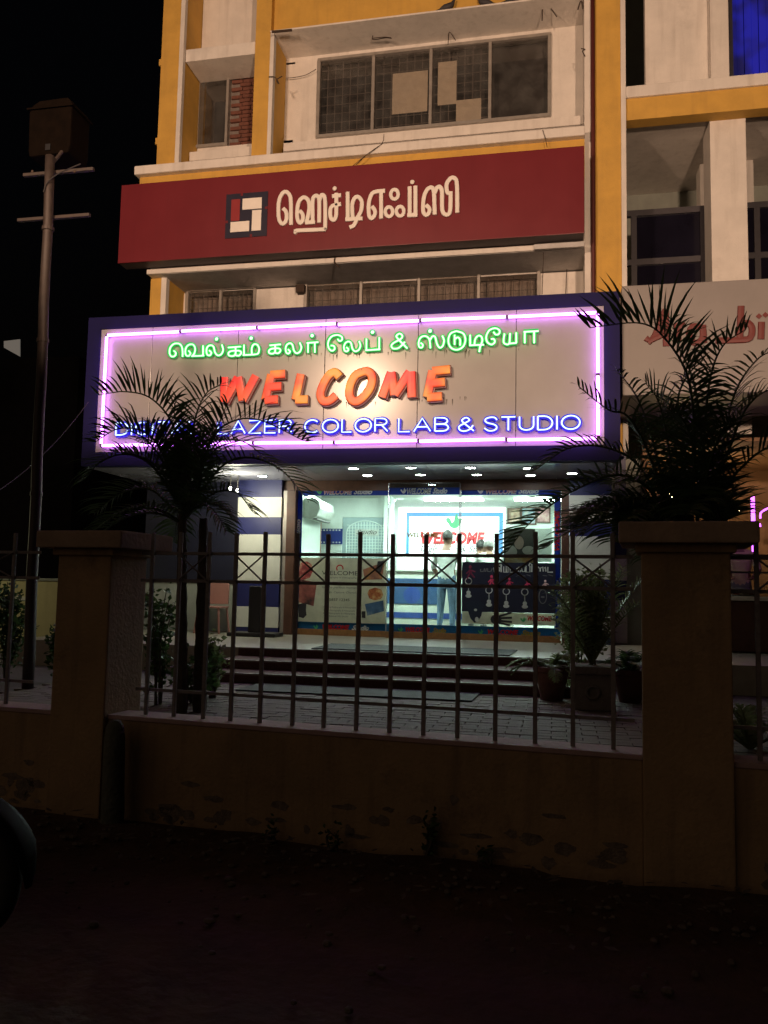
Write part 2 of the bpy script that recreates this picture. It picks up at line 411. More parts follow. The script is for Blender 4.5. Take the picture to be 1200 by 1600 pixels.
# ground with an uneven surface near the camera
def ground():
    mb = MB(); N = 64
    import mathutils.noise as mn
    xs = [-8+16*i/N for i in range(N+1)]; ys = [-2+7.3*i/44 for i in range(45)]
    vs = []
    for y in ys:
        for x in xs:
            e = 1 if (xs[0] < x < xs[-1] and ys[0] < y < ys[-1]) else 0
            z = .035*mn.noise(Vector((x*.8, y*.8, 0)))+.02*mn.noise(Vector((x*3, y*3, 5)))
            loc = FXI @ Vector((x, y, 0))
            if loc.y > -.05: z = -.03
            else: z += .07*math.exp(-abs(loc.y+.05)*4)*(0.6+.6*mn.noise(Vector((x*2, 1, 3))))
            vs.append((x, y, z*e))
    w = N+1
    fs = [(j*w+i, j*w+i+1, (j+1)*w+i+1, (j+1)*w+i) for j in range(44) for i in range(N)]
    mb.add(vs, fs)
    X0, X1, Y0, Y1, B = -8, 8, -2, 5.3, 300
    mb.add([(-B,-B,0),(B,-B,0),(B,Y0,0),(-B,Y0,0)], [(0,1,2,3)])
    mb.add([(-B,Y1,0),(B,Y1,0),(B,B,0),(-B,B,0)], [(0,1,2,3)])
    mb.add([(-B,Y0,0),(X0,Y0,0),(X0,Y1,0),(-B,Y1,0)], [(0,1,2,3)])
    mb.add([(X1,Y0,0),(B,Y0,0),(B,Y1,0),(X1,Y1,0)], [(0,1,2,3)])
    return mb.build('ground', M['soil'], kind='structure', smooth=True)
ground()
# litter and pebbles on the street verge
pm = MB()
for i in range(420):
    l = Vector((random.uniform(-3.2, 2.6), -abs(random.gauss(0, .7))-.08, 0)); p = FX @ l
    s = random.uniform(.006, .024)
    pm.ball((p.x, p.y, .02+s*.2), s*random.uniform(.7, 1.5), s, s*.6, 6, 4)
for i in range(160):
    l = Vector((random.uniform(-3.0, 2.4), -abs(random.gauss(0, .5))-.06, 0)); p = FX @ l; a = random.uniform(0, 6.28); s_l = random.uniform(.02, .05)
    d = Vector((cos(a), sin(a), 0)); e_ = Vector((-sin(a), cos(a), 0)); p = Vector((p.x, p.y, .055+random.uniform(0, .01)))
    pm.add([p-d*s_l, p+e_*s_l*.35+Vector((0, 0, .008)), p+d*s_l+Vector((0, 0, .01)), p-e_*s_l*.35+Vector((0, 0, .004))], [(0, 1, 2, 3)])
pm.build('pebbles', mat('pebble', (.13,.10,.08), .9, .4, 20), kind='stuff')

# courtyard slab with pavers
cm = MB(FX)
cm.box(-16, 14, .1, 9.5, -.2, CZ-.03)
court = cm.build('courtyard', M['court'], kind='structure')
pw, pd, gap = .225, .1125, .0045
pme = bpy.data.meshes.new('paver'); pb = MB(); pb.box(-pw/2, pw/2, -pd/2, pd/2, 0, .028)
tmp = pb.build('paver_source', M['paver'], bev=.004, seg=1); pme = tmp.data; bpy.data.objects.remove(tmp)
for v in pme.vertices: v.co.z += 0
spots = []
y = 5.95; row = 0
while y < 8.82:
    x = -5.2+(row % 2)*(pw+gap)/2
    while x < 2.4:
        spots.append((x, y)); x += pw+gap
    y += pd+gap; row += 1
def pxof(p):
    q = Vector(p)-EYE; d = q.dot(FWD); return 600+FPX*q.dot(RGT)/d, 800-FPX*q.dot(UPV)/d
vis = []
for (x, y) in spots:
    a, b = pxof((x, y, CZ)); 
    wy = 1120+(a-229)*.0906
    ok = 225 < a < 1010 and b < wy+6
    vis.append((0 if ok else 1, y, x))
vis.sort()
rest = MB()
for i, (k, y, x) in enumerate(vis):
    dz = random.uniform(-.003, .003)
    if i < 300 and k == 0:
        o = bpy.data.objects.new('paver', pme); COL.objects.link(o); o.parent = court
        o.location = WM[court].inverted() @ Vector((x, y, CZ-.03+dz)); o.rotation_euler = (random.uniform(-.012,.012), random.uniform(-.012,.012), random.uniform(-.02,.02))
    else:
        rest.box(x-pw/2, x+pw/2, y-pd/2, y+pd/2, CZ-.03+dz, CZ-.002+dz)
rest.build('paver_field', M['paver'], court, kind='stuff')

# ================================================================== BOUNDARY WALL, PILLARS, FENCES
WT = .69
def wall_piece(x0, x1, label):
    t = thing('boundary_wall', FX @ Vector(((x0+x1)/2, .15, 0)), label, 'wall', 'boundary wall pieces along the street', DY)
    mb = MB(FX); mb.box(x0, x1, .05, .27, -.1, WT-.03); mb.build('wall_body', M['wallpaint'], t, bev=.008)
    mb = MB(FX); mb.box(x0, x1, .04, .28, WT-.03, WT); mb.build('coping', M['coping'], t, bev=.006)
    patches(t, max(x0, -4), min(x1, 3), 46, int(x0*10)+200)
pl0, pl1 = -2.47, -2.03
M['bare'] = mat('bare_plaster_patch', (.19,.15,.11), .95, .5, 14, .6)
def patches(t, x0, x1, n, seed):
    rd = random.Random(seed); mb = MB(FX)
    for i in range(n):
        cx_, cz_ = rd.uniform(x0+.1, x1-.1), abs(rd.gauss(0, .11))+.03; m = rd.randint(7, 11); w, h = rd.uniform(.02, .10), rd.uniform(.015, .05)
        ring = [(cx_+w*cos(2*pi*k/m)*rd.uniform(.55, 1.2), .0485-.0003*(i % 4), max(-.02, cz_+h*sin(2*pi*k/m)*rd.uniform(.55, 1.2))) for k in range(m)]
        mb.add(ring, [tuple(range(m-1, -1, -1))])
    mb.build('peeled_patches', M['bare'], t, kind='stuff')
pr0, pr1 = 1.50, 1.975
wall_piece(-9, pl0, 'low ochre boundary wall running left out of the picture from the left pillar')
wall_piece(pl1, pr0, 'long low ochre boundary wall under the fence between the two pillars')
wall_piece(pr1, 8, 'low dark boundary wall running right out of the picture from the right pillar')
def pillar(x0, x1, label, ztop):
    t = thing('gate_pillar', FX @ Vector(((x0+x1)/2, .2, 0)), label, 'pillar', 'square pillars of the boundary wall', DY)
    d = x1-x0
    mb = MB(FX); mb.box(x0, x1, 0, d, -.1, ztop-.14); mb.build('shaft', M['wallpaint'], t, bev=.012)
    mb = MB(FX); mb.box(x0-.03, x1+.03, -.03, d+.03, ztop-.17, ztop-.12); mb.build('neck_moulding', M['wallpaint'], t, bev=.01)
    mb = MB(FX); mb.box(x0-.12, x1+.14, -.10, d+.12, ztop-.12, ztop); mb.build('cap', M['capc'], t, bev=.012)
pillar(pl0, pl1, 'square ochre wall pillar at left beside the steel pole', 1.955)
pillar(pr0, pr1, 'square ochre wall pillar at right in front of the big palm', 2.0)

def fence(xs, zt, label, base=WT, braces=(), rail_ext=(0, 0)):
    x0, x1 = xs[0]-rail_ext[0], xs[-1]+rail_ext[1]; yo = .15
    t = thing('iron_fence', FX @ Vector(((x0+x1)/2, yo, base)), label, 'fence', 'iron fences on the boundary wall', DY)
    src = None
    for i, x in enumerate(xs):
        h = zt-base+random.uniform(-.008, .008)
        mb = MB(FX); w = .013
        mb.box(x-w, x+w, yo-w*.8, yo+w*.8, base-.02, base+h)
        mb.build('bar', M['iron'], t, bev=.002, seg=1)
    for z in (1.81, 1.62, .86):
        mb = MB(FX); mb.box(x0, x1, yo+.0115, yo+.0255, z-.011, z+.011); mb.build('rail', M['iron'], t, bev=.002, seg=1)
    for (a, b) in braces:
        for (za, zb, off) in ((1.625, 1.805, .004), (1.805, 1.625, .010)):
            mb = MB(FX)
            A = Vector((a, yo-.014-off, za)); B = Vector((b, yo-.014-off, zb))
            mb.tube([A, B], .006, 4); mb.build('brace', M['iron'], t)
bp = [240, 283, 328, 370, 415, 465, 513, 563, 614, 666, 718, 776, 837, 895, 957]
bxs = [UF(p, 845, .15).x for p in bp]
fence(bxs, 1.952, 'long iron bar fence with crossed braces between the two pillars', braces=[(bxs[i], bxs[i+1]) for i in (1, 3, 5, 7, 9, 11, 13)], rail_ext=(.10, .12))
lx = [UF(p, 950, .15).x for p in (-180, -120, -55, 18)]
fence(lx, 1.95, 'short stretch of iron bar fence left of the steel pole', braces=[(lx[0], lx[1]), (lx[2], lx[3])], rail_ext=(.3, .22))
rx = [UF(p, 950, .15).x for p in (1183, 1250, 1315, 1385)]
fence(rx, 1.95, 'short stretch of iron bar fence right of the right pillar', braces=[(rx[0], rx[1]), (rx[2], rx[3])], rail_ext=(.15, .3))

# mossy stone stub at the foot of the left pillar
import mathutils.noise as mnz
def stone_post():
    mb = MB(FX); c = UF(180, 1200, -.09); x = c.x
    prof = []
    n = 10; vs = []; fs = []
    lev = [(-.06, .078), (.1, .076), (.25, .074), (.42, .072), (.56, .069), (.64, .060), (.675, .040), (.685, .015)]
    for (z, r) in lev:
        for j in range(n):
            q = 2*pi*j/n; rr = r*(1+.10*mnz.noise(Vector((cos(q)*2, sin(q)*2, z*5))))
            vs.append((x+rr*cos(q)-(.02*z), -.095+rr*sin(q)*.9, z))
    for i in range(len(lev)-1):
        for j in range(n): fs.append((i*n+j, i*n+(j+1) % n, (i+1)*n+(j+1) % n, (i+1)*n+j))
    fs.append(tuple(range((len(lev)-1)*n, len(lev)*n)))
    mb.add(vs, fs)
    mb.build('stone_post', M['stone'], smooth=True, label='short rough mossy stone post standing against the left pillar', cat='post')
stone_post()

# ------------------------------------------------------------------ steel pole with cross arms and a lamp box
def pole():
    Y0 = 7.6
    a = U(42, 1100, Y0); b = U(79, 244, Y0)
    base = Vector((a.x, Y0, CZ-.05))
    t = thing('steel_pole', base, 'leaning weathered steel pole with two cross arms beside the left pillar', 'pole')
    d = (b-a); bot = a-d*((a.z-base.z)/d.z)
    P = [bot+(b-bot)*(i/14) for i in range(15)]
    P = [p+Vector((.006*sin(i*1.7), 0, 0)) for i, p in enumerate(P)]
    mb = MB(); mb.tube(P, [.058-.010*i/14 for i in range(15)], 14); mb.build('shaft', M['steelpole'], t, smooth=True)
    for zc in (5, 9, 12):
        mb = MB(); p = P[zc]; mb.tube([p-d.normalized()*.02, p+d.normalized()*.02], .062, 14); mb.build('clamp_band', M['steelpole'], t)
    for (l, r) in (((37, 273), (146, 265)), ((28, 343), (140, 337))):
        A = U(*l, Y0+.06); B = U(*r, Y0+.06)
        mb = MB(); mb.box(A.x, B.x, Y0+.045, Y0+.085, (A.z+B.z)/2-.017, (A.z+B.z)/2+.017); mb.build('cross_arm', M['steelpole'], t, bev=.003)
    for px in (52, 118):
        A = U(px, 269, Y0+.06)
        mb = MB(); mb.box(A.x-.012, A.x+.012, Y0+.04, Y0+.044, A.z-.012, A.z+.012); mb.build('bolt', M['rust'], t)
    # looped cable
    mb = MB(); q = [U(*p, Y0-.06) for p in ((68, 300), (74, 285), (90, 272), (112, 262), (126, 256))]
    mb.tube(smooth_path(q), .007, 6); mb.build('cable', M['wire'], t)
    # lamp housing on top
    c0, c1 = U(57, 258, Y0+.3), U(128, 165, Y0+.3)
    lt = thing('lamp_box', Vector(((c0.x+c1.x)/2, Y0+.3, c0.z)), 'unlit brown lamp box on top of the steel pole', 'lamp')
    x0, x1, z0, z1 = c0.x, c1.x, c0.z, c1.z
    prof = [(x0+.03, z0), (x1-.02, z0+.01), (x1, z0+.10), (x1-.005, z1-.07), (x1-.06, z1), (x0+.12, z1-.01), (x0+.03, z1-.06), (x0, z1-.14), (x0+.015, z0+.07)]
    mb = MB(); mb.prism(prof, Y0+.12, Y0+.48); mb.build('housing', M['lampbox'], lt, bev=.02)
    mb = MB(); mb.box(x0-.015, x1+.02, Y0+.095, Y0+.50, z1-.115, z1-.095); mb.build('rim', M['lampbox'], lt)
    mb = MB(); mb.box((x0+x1)/2-.03, (x0+x1)/2+.03, Y0+.108, Y0+.121, z0+.05, z0+.12); mb.build('vent', M['black'], lt)
    mb = MB(); mb.tube([(b.x, Y0, b.z-.12), (b.x+.05, Y0+.12, z0+.02), ((x0+x1)/2, Y0+.25, z0+.03)], .018, 8); mb.build('bracket', M['steelpole'], lt)
pole()
mb = MB(); A = U(-60, 800, 7.2); B = U(138, 628, 10.8)
mb.tube([A.lerp(B, i/16)-Vector((0, 0, .18*(1-(2*i/16-1)**2))) for i in range(17)], .006, 5)
mb.build('cable', M['wire'], label='thin black overhead cable running from the sign down to the left', cat='cable')

# ================================================================== BANK BUILDING (upper floors)
BL = -6.9
bank = thing('bank_building', (-3.2, 15, CZ), 'yellow and white office building with recessed windows above the neon sign', 'building')
XW0 = UX(280, 100, YF); XW1 = UX(286.5, 100, YF)       # white edge strip left bay
XM0 = UX(396, 150, YF); XM1 = UX(420, 150, YF); XM2 = UX(426, 150, YF)
XR0 = UX(913, 150, YF); XR1 = UX(925, 150, YF)
ZT = 13.2
ZLED0, ZLED1 = UZ(500, 247, 12.6), UZ(500, 233, 12.6)
ZSOF = UZ(640, 27, YF)                                # soffit of main bay
ZL0 = UZ(640, 403, 12.7)                                # lower storey soffit
def P_(name, m, *boxes, bev=.006, parent=bank):
    mb = MB()
    for b in boxes: mb.box(*b)
    return mb.build(name, M[m], parent, bev=bev)
ZMID0 = ZLED0+.02
# upper storey
P_('pilaster', 'yellow', (BL, XW0, YF, 14.2, ZMID0, ZT))
P_('edge_strip', 'white', (XW0, XW1, YF-.02, YF+.08, ZMID0, ZT))
P_('pilaster', 'yellow', (XM0, XM1, YF, YR+.3, ZMID0, ZSOF), (XM1, XR0, YF+.13, YR+.3, ZSOF+.031, ZT), (XM0, XM1, YF+.003, YR+.3, ZSOF+.001, ZT), bev=0)
P_('edge_strip', 'white', (XM1, XM2, YF-.02, YF+.10, ZMID0, ZSOF))
P_('reveal', 'yellow', (XM1+.004, XM2-.022, YF+.10, YR+.15, ZMID0, ZSOF-.002), bev=0)
P_('reveal', 'yellow', (XW0+.002, XW1-.008, YF+.08, YR+.31, ZMID0, ZT-.02), bev=0)
P_('pilaster', 'white', (XR0, XR1, YF-.02, YR+.4, 3.7, ZT))
P_('sunshade', 'white', (XM1+.002, XR0-.002, YF-.05, YR+.05, ZSOF, ZSOF+.03))
P_('side_wall', 'yellow', (BL, BL+.25, 14.2, 21, CZ, ZT), (BL+.25, XR1, 20.8, 21, CZ, ZT), (BL, XR1, YF+.1, 21, ZT, ZT+.2), bev=0)
for z in (UZ(258, 95, YF), UZ(255, 218, YF)):
    P_('pilaster_band', 'yellow', (BL-.05, BL+.03, YF+.02, YF+.4, z-.06, z+.06))
# left bay
zc0, zc1 = UZ(350, 86, YF), UZ(350, 67, YF)
P_('back_wall', 'white', (XW1, XM0+.02, YR, YR+.2, zc1-.02, ZT), bev=0)
P_('sunshade', 'white', (XW1+.01, XM0-.003, YF+.06, YR-.003, zc0, zc1))
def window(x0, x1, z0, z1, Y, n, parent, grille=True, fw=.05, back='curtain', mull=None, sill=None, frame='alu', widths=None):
    """sliding window: frame (part) > panes, grille, blind"""
    fr = MB()
    fr.box(x0, x1, Y-.05, Y+.06, z1-fw, z1); fr.box(x0, x1, Y-.05, Y+.06, z0, z0+fw)
    fr.box(x0, x0+fw, Y-.05, Y+.06, z0+fw, z1-fw); fr.box(x1-fw, x1, Y-.05, Y+.06, z0+fw, z1-fw)
    w = (x1-x0)/n
    for i in range(1, n): fr.box(x0+w*i-fw*.5, x0+w*i+fw*.5, Y-.045, Y+.05, z0+fw, z1-fw)
    fo = fr.build('window', M[frame], parent, bev=.004, seg=1)
    for i in range(n):
        a, b = x0+w*i+fw*.5, x0+w*(i+1)-fw*.5
        mb = MB(); yy = Y+(.012 if i % 2 else -.012); mb.box(a, b, yy, yy+.005, z0+fw, z1-fw); mb.build('pane', M['pane'], fo)
        if grille and not (i == 3 and z0 > 7):
            g = MB(); k = 7
            for j in range(1, k): xx = a+(b-a)*j/k; g.box(xx-.006, xx+.006, Y+.075, Y+.087, z0+.02, z1-.02)
            m_ = max(2, int((z1-z0)/.16))
            for j in range(1, m_): zz = z0+(z1-z0)*j/m_; g.box(a, b, Y+.088, Y+.098, zz-.005, zz+.005)
            g.build('grille', M['grille'], fo)
    mb = MB(); mb.box(x0, x1, Y+.30, Y+.32, z0-.05, z1+.05); mb.build('blind_or_dark_sheet', M[back], fo)  # beige back is a blind; dark back stands in for room darkness
    return fo
# left upper window: one pane and an opening filled with raw bricks
wx0, wx1 = UX(303, 170, YR), UX(358, 170, YR); wx2 = UX(400, 170, YR)
wz0, wz1 = UZ(345, 229, YR), UZ(345, 113, YR)
window(wx0, wx1, wz0, wz1, YR, 1, bank, grille=False)
P_('back_wall', 'white', (XW1, wx0, YR, YR+.2, wz0-.4, zc1-.02), (wx0, XM0+.5, YR, YR+.2, wz1, zc1-.021), (wx0, XM0+.5, YR, YR+.2, wz0-.4, wz0), bev=0)
mb = MB(); mb.box(wx1, wx2+.4, YR+.06, YR+.2, wz0, wz1); infill = mb.build('brick_infill', M['mortar'], bank)
bh, bw_ = .075, .21
src = MB(); src.box(-bw_/2, bw_/2, -.03, .03, 0, bh-.012); s_ = src.build('brick_source', M['brick'], bev=.005, seg=1); bme = s_.data; bpy.data.objects.remove(s_)
z = wz0+.004; r_i = 0
while z+bh < wz1:
    for k in range(4):
        x = wx1+.02+(k+(.5 if r_i % 2 else 1.0)*.5)*(bw_+.012)
        if x > wx2+.2 or x-bw_/2 < wx1-.02: continue
        o = bpy.data.objects.new('brick', bme); COL.objects.link(o); o.parent = infill
        o.location = WM[infill].inverted() @ Vector((x, YR+.045+random.uniform(-.008, .008), z)); o.rotation_euler = (0, random.uniform(-.02, .02), random.uniform(-.03, .03))
    z += bh; r_i += 1
sx0 = UX(291, 235, 13.3)
P_('sill', 'white', (XW1+.02, XM0-.003, 13.25, YR, UZ(345, 247, 13.25), UZ(345, 233, 13.25)), (XW1+.05, XM0-.003, 13.32, YR, UZ(345, 254, 13.25), UZ(345, 247, 13.25)))
# main bay
mx0, mx1 = UX(496, 150, YR), UX(861, 110, YR); mz0, mz1 = UZ(680, 200, YR), UZ(680, 73, YR)
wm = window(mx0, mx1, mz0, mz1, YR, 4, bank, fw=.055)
P_('back_wall', 'white', (XM2-.02, mx0, YR, YR+.2, ZMID0, ZSOF), (mx1, XR0, YR, YR+.2, ZMID0, ZSOF), (mx0, mx1, YR, YR+.2, ZMID0, mz0), (mx0, mx1, YR, YR+.2, mz1, ZSOF), bev=0)
for (a, b, c, d) in ((613, 668, 108, 172), (684, 713, 98, 165), (713, 752, 160, 196)):
    mb = MB(); mb.box(UX(a, 140, YR+.06), UX(b, 140, YR+.06), YR+.063+random.uniform(.0, .004), YR+.069, UZ(680, d, YR+.06), UZ(680, c, YR+.06)); mb.build('paper_sheet', M['paper'], wm)
P_('sill', 'white', (UX(443, 225, 13.2), XR0-.003, 13.2, YR, UZ(600, 222, 13.2), UZ(600, 209, 13.2)), (UX(443, 225, 13.3), XR0-.003, 13.3, YR, UZ(600, 232, 13.3), UZ(600, 222, 13.3)))
# cornice ledge and the yellow band under it
P_('ledge', 'white', (BL-.25, XR0-.003, 12.6, YR+.3, ZLED0, ZLED1), bev=.02)
P_('band', 'yellow', (BL-.2, XR0-.004, 12.72, YR+.3, 8.0, ZLED0), bev=0)
P_('floor_beam', 'white', (BL-.001, XR0-.002, YF-.03, YR+.3, ZL0+.085, 8.0), bev=.01)
P_('sunshade', 'white', (BL+.02, XR0-.002, 12.70, YR+.2, ZL0, ZL0+.084), bev=.012)
# lower storey
P_('pilaster', 'yellow', (BL, UX(252, 460, YF), YF, 14.2, 3.7, ZL0-.002))
lw = UX(260, 460, YF)
P_('edge_strip', 'white', (UX(252, 460, YF), lw, YF-.02, YF+.1, 5.0, ZL0-.002))
P_('reveal', 'yellow', (UX(252, 460, YF)+.003, lw-.01, YF+.1, YR+.2, 5.0, ZL0-.002))
P_('soffit', 'cement', (lw-.02, XR0-.004, 12.73, YR+.19, ZL0-.006, ZL0-.001), bev=0)
aw0, aw1 = UX(292, 460, YR), UX(401, 455, YR); az1 = UZ(345, 450, YR)
cw0, cw1 = UX(477, 445, YR), UX(844, 425, YR); cz1 = UZ(660, 428, YR)
window(aw0, aw1, 5.4, az1, YR, 2, bank, back='curtain2')
window(cw0, cw1, 5.4, cz1, YR, 4, bank, back='curtain2')
P_('back_wall', 'white', (lw-.02, aw0, YR, YR+.2, 5, ZL0-.03), (aw1, cw0, YR, YR+.2, 5, ZL0-.03), (cw1, XR0, YR, YR+.2, 5, ZL0-.03), (aw0, aw1, YR, YR+.2, az1, ZL0-.03), (cw0, cw1, YR, YR+.2, cz1, ZL0-.03), (aw0, aw1, YR, YR+.2, 5, 5.4), (cw0, cw1, YR, YR+.2, 5, 5.4), bev=0)
# broken plaster piece and hanging wires under the red sign
P_('plaster_strip', 'cement', (UX(835, 385, YF), XR0-.01, 12.64, 12.698, ZL0-.01, ZL0+.07))
# upper dark rooms: floor slab keeps light out
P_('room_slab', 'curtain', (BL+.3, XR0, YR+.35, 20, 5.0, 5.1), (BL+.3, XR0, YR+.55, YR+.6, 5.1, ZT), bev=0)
# drain pipe
mb = MB(); xp = UX(926.5, 200, YF-.06); mb.tube([(xp, YF-.07, z) for z in (3.7, 5, 8, ZT)], .035, 10)
dp = mb.build('drain_pipe', M['pipe'], smooth=True, label='maroon drain pipe between white pilaster and yellow pillar', cat='pipe')
# rebar stubs and loose wires on the facade
def rebar(pts, Y, r=.008, label=None):
    mb = MB(); mb.tube(smooth_path([U(a, b, Y) for a, b in pts], 3), r, 5)
    mb.build('rebar_hook', M['rust'], bank)
rebar([(598, 43), (586, 42), (582, 58), (584, 62), (603, 59), (612, 60)], 13.25)
rebar([(581, 60), (600, 58), (611, 59)], 13.2, .007)
rebar([(700, 70), (702, 50), (712, 63)], 13.35)
rebar([(847, 32), (848, 5), (851, 0), (870, 26)], 13.1, .01)
rebar([(903, 15), (908, 0), (911, 14)], 13.0, .01)
rebar([(908, 76), (914, 77), (910, 80), (914, 88)], 12.86, .008)
rebar([(420, 120), (430, 121), (436, 131), (432, 125), (441, 119)], 12.86, .009)
rebar([(425, 50), (456, 47)], 12.70, .022)
rebar([(447, 122), (460, 121), (478, 117), (494, 108)], 13.5, .006)
rebar([(556, 258), (575, 240), (597, 224), (600, 210)], 12.58, .006)
rebar([(548, 262), (570, 244), (592, 228)], 12.57, .005)
rebar([(848, 203), (852, 216), (855, 230)], 12.58, .005)
rebar([(524, 402), (523, 410), (530, 418)], 12.7, .014)
rebar([(848, 384), (849, 400), (847, 460)], 12.8, .006)
rebar([(886, 415), (885, 440), (884, 466)], 13.55, .006)
P_('wall_box', 'rust', (UX(462, 449, 13.45), UX(475, 449, 13.45), 13.45, YR, UZ(468, 456, 13.45), UZ(468, 444, 13.45)))

# ------------------------------------------------------------------ pigeons
def pigeon(px, py, Y, flip, label):
    p = U(px, py, Y); zb = ZSOF+.03
    t = thing('pigeon', (p.x, Y, zb), label, 'bird', 'pigeons on the ledge', 0)
    s = -1 if flip else 1
    x, z = p.x, zb
    mb = MB()
    # body, neck and head as one swept surface
    path = [(x-s*.15, Y, z+.055), (x-s*.10, Y, z+.075), (x-s*.03, Y, z+.095), (x+s*.04, Y, z+.115), (x+s*.075, Y, z+.15), (x+s*.09, Y, z+.185), (x+s*.105, Y, z+.205), (x+s*.125, Y, z+.203)]
    mb.tube(smooth_path(path, 3), [.012]+[.012+.04*min(1, i/5) for i in range(1, 8)]+[.052, .05, .046, .042, .036, .030, .026, .023, .022, .022, .022, .018, .012, .006, .004][:14], 10)
    mb.build('body', M['feather'], t, smooth=True)
    mb = MB(); mb.add([(x-s*.10, Y-.025, z+.075), (x-s*.10, Y+.025, z+.075), (x-s*.24, Y+.03, z+.03), (x-s*.24, Y-.03, z+.03), (x-s*.10, Y, z+.095), (x-s*.24, Y, z+.042)], [(0,1,2,3), (0,3,5,4), (1,4,5,2), (0,4,1), (2,5,3)]); mb.build('tail', M['feather'], t)
    mb = MB()
    for dy in (-.02, .02): mb.tube([(x+s*.005, Y+dy, z), (x, Y+dy, z+.06)], .005, 5)
    mb.build('legs', M['pipe'], t)
pigeon(700, 12, YF+.035, False, 'grey pigeon nearest the left of the ledge above the big window')
pigeon(757, 6, YF+.04, True, 'grey pigeon in the middle of the ledge above the big window')
pigeon(803, 2, YF+.03, False, 'grey pigeon furthest right on the ledge above the big window')

# ------------------------------------------------------------------ red bank sign
redL, redR = UX(187, 350, YRED), UX(913, 300, YRED); rz0, rz1 = 6.965, 8.335
rs = thing('red_signboard', ((redL+redR)/2, YRED, rz0), 'long dark red signboard with Tamil lettering and square emblem', 'sign')
P_('board', 'red', (redL, redR, YRED, YRED+.03, rz0, rz1), parent=rs, bev=.006)
P_('casing', 'darkband', (redL+.002, redR-.002, YRED+.031, 12.70, rz0+.004, rz1-.004), parent=rs, bev=.004)
TAM_H = [  # strokes traced as centre lines: (crop of 320x130 px at 420,260, scale 3.75)
 [(85,247),(103,270),(103,315),(82,338),(62,315),(57,260),(62,200),(80,160),(100,150),(120,165),(130,205),(131,345)],
 [(182,262),(198,280),(200,312),(185,333),(170,312),(167,262),(178,207),(205,183),(230,198),(238,235),(232,285),(222,330)],
 [(215,331),(272,327)], [(258,330),(258,205),(268,178),(284,175),(296,200),(296,332)], [(296,205),(308,172),(322,172),(331,205),(331,355),(322,370),(165,378),(164,393)],
 [(424,170),(372,176)], [(396,158),(396,280),(381,316),(363,298),(362,255),(376,232),(424,222)], 'dot386,130',
 [(463,152),(463,312)], [(450,312),(551,306)], [(492,306),(490,225),(505,186),(528,182),(546,210),(541,262),(520,302),(500,345),(474,359)],
 [(605,236),(622,260),(620,288),(602,306),(588,285),(586,225),(600,170),(625,150),(682,144)], [(659,148),(659,309)],
 'ring737,165', 'ring705,267', 'ring770,264',
 [(826,120),(826,288)], [(812,288),(872,285)], [(860,116),(860,290)], 'dot841,92',
 [(922,228),(940,246),(940,270),(922,286),(905,262),(908,190),(925,142),(950,125),(967,148),(973,285)],
 [(972,160),(985,128),(1003,122),(1015,150),(1017,255),(1038,284),(1062,265),(1066,150)], [(1064,160),(1046,152),(1043,105),(1068,70),(1092,74),(1103,110),(1105,274)],
]
def strokes(name, data, crop, Y, r, depth, m, parent, kr=1.0, dotr=15, ringr=(22, 28), smooth=True, per=4, n=8):
    x0, y0, k = crop; mb = MB(); i = 0
    def pt(a, b): return U(x0+a*k, y0+b*k, Y)
    for s in data:
        i += 1; dz = Vector((0, -.0007*(i % 5), 0))
        if isinstance(s, str):
            a, b = s[4:].split(',') if s[:4] == 'ring' else s[3:].split(',')
            a = float(a); b = float(b); c = pt(a, b)+dz
            if s[:4] == 'ring':
                P = [pt(a+ringr[0]*cos(q*pi/8), b+ringr[1]*sin(q*pi/8))+dz for q in range(16)]
                mb.tube(P, r*.9, n, prof=(1, depth/r), closed=True, up=(0, 1, 0))
            else:
                w = dotr*k*.0095; mb.ball(c, w*max(.2, kr), depth, w*max(.2, kr), 12, 8)
            continue
        P = [pt(*q)+dz for q in s]
        if smooth and len(P) > 2: P = smooth_path(P, per)
        mb.tube(P, r, n, prof=(1, depth/r), up=(0, 1, 0))
    return mb.build(name, m, parent)
def split(data, sizes):
    i = 0
    for k in sizes: yield data[i:i+k]; i += k
for g in split(TAM_H, (1, 4, 3, 3, 2, 3, 4, 3)):
    strokes('letter', g, (420, 260, .26667), YRED-.02, .034, .022, M['letter'], rs, n=10)
# square emblem
lx0, lx1 = UX(353, 340, YRED), UX(418, 336, YRED); lz0, lz1 = UZ(385, 371, YRED), UZ(385, 302, YRED)
LW, LH = lx1-lx0, lz1-lz0
def fr(a, b, c, d, y0, y1): return (lx0+a*LW, lx0+c*LW, YRED-y1, YRED-y0, lz0+(1-d)*LH, lz0+(1-b)*LH)
P_('emblem_square', 'logo_dark', fr(0, 0, 1, 1, 0, .012), parent=rs, bev=0)
for nm, q in (('logo_red', (.13, .13, .34, .62)), ('letter', (.40, .13, .86, .38)), ('letter', (.64, .38+.03, .86, .87)), ('letter', (.13, .64, .58, .87))):
    P_('emblem_block', nm, fr(*q, .0125, .020), parent=rs, bev=0)
for q in ((-.005, .60, .06, .655), (.94, .345, 1.005, .40), (.345, -.005, .40, .06), (.60, .94, .655, 1.005)):
    P_('emblem_notch', 'red', fr(*q, .0125, .016), parent=rs, bev=0)

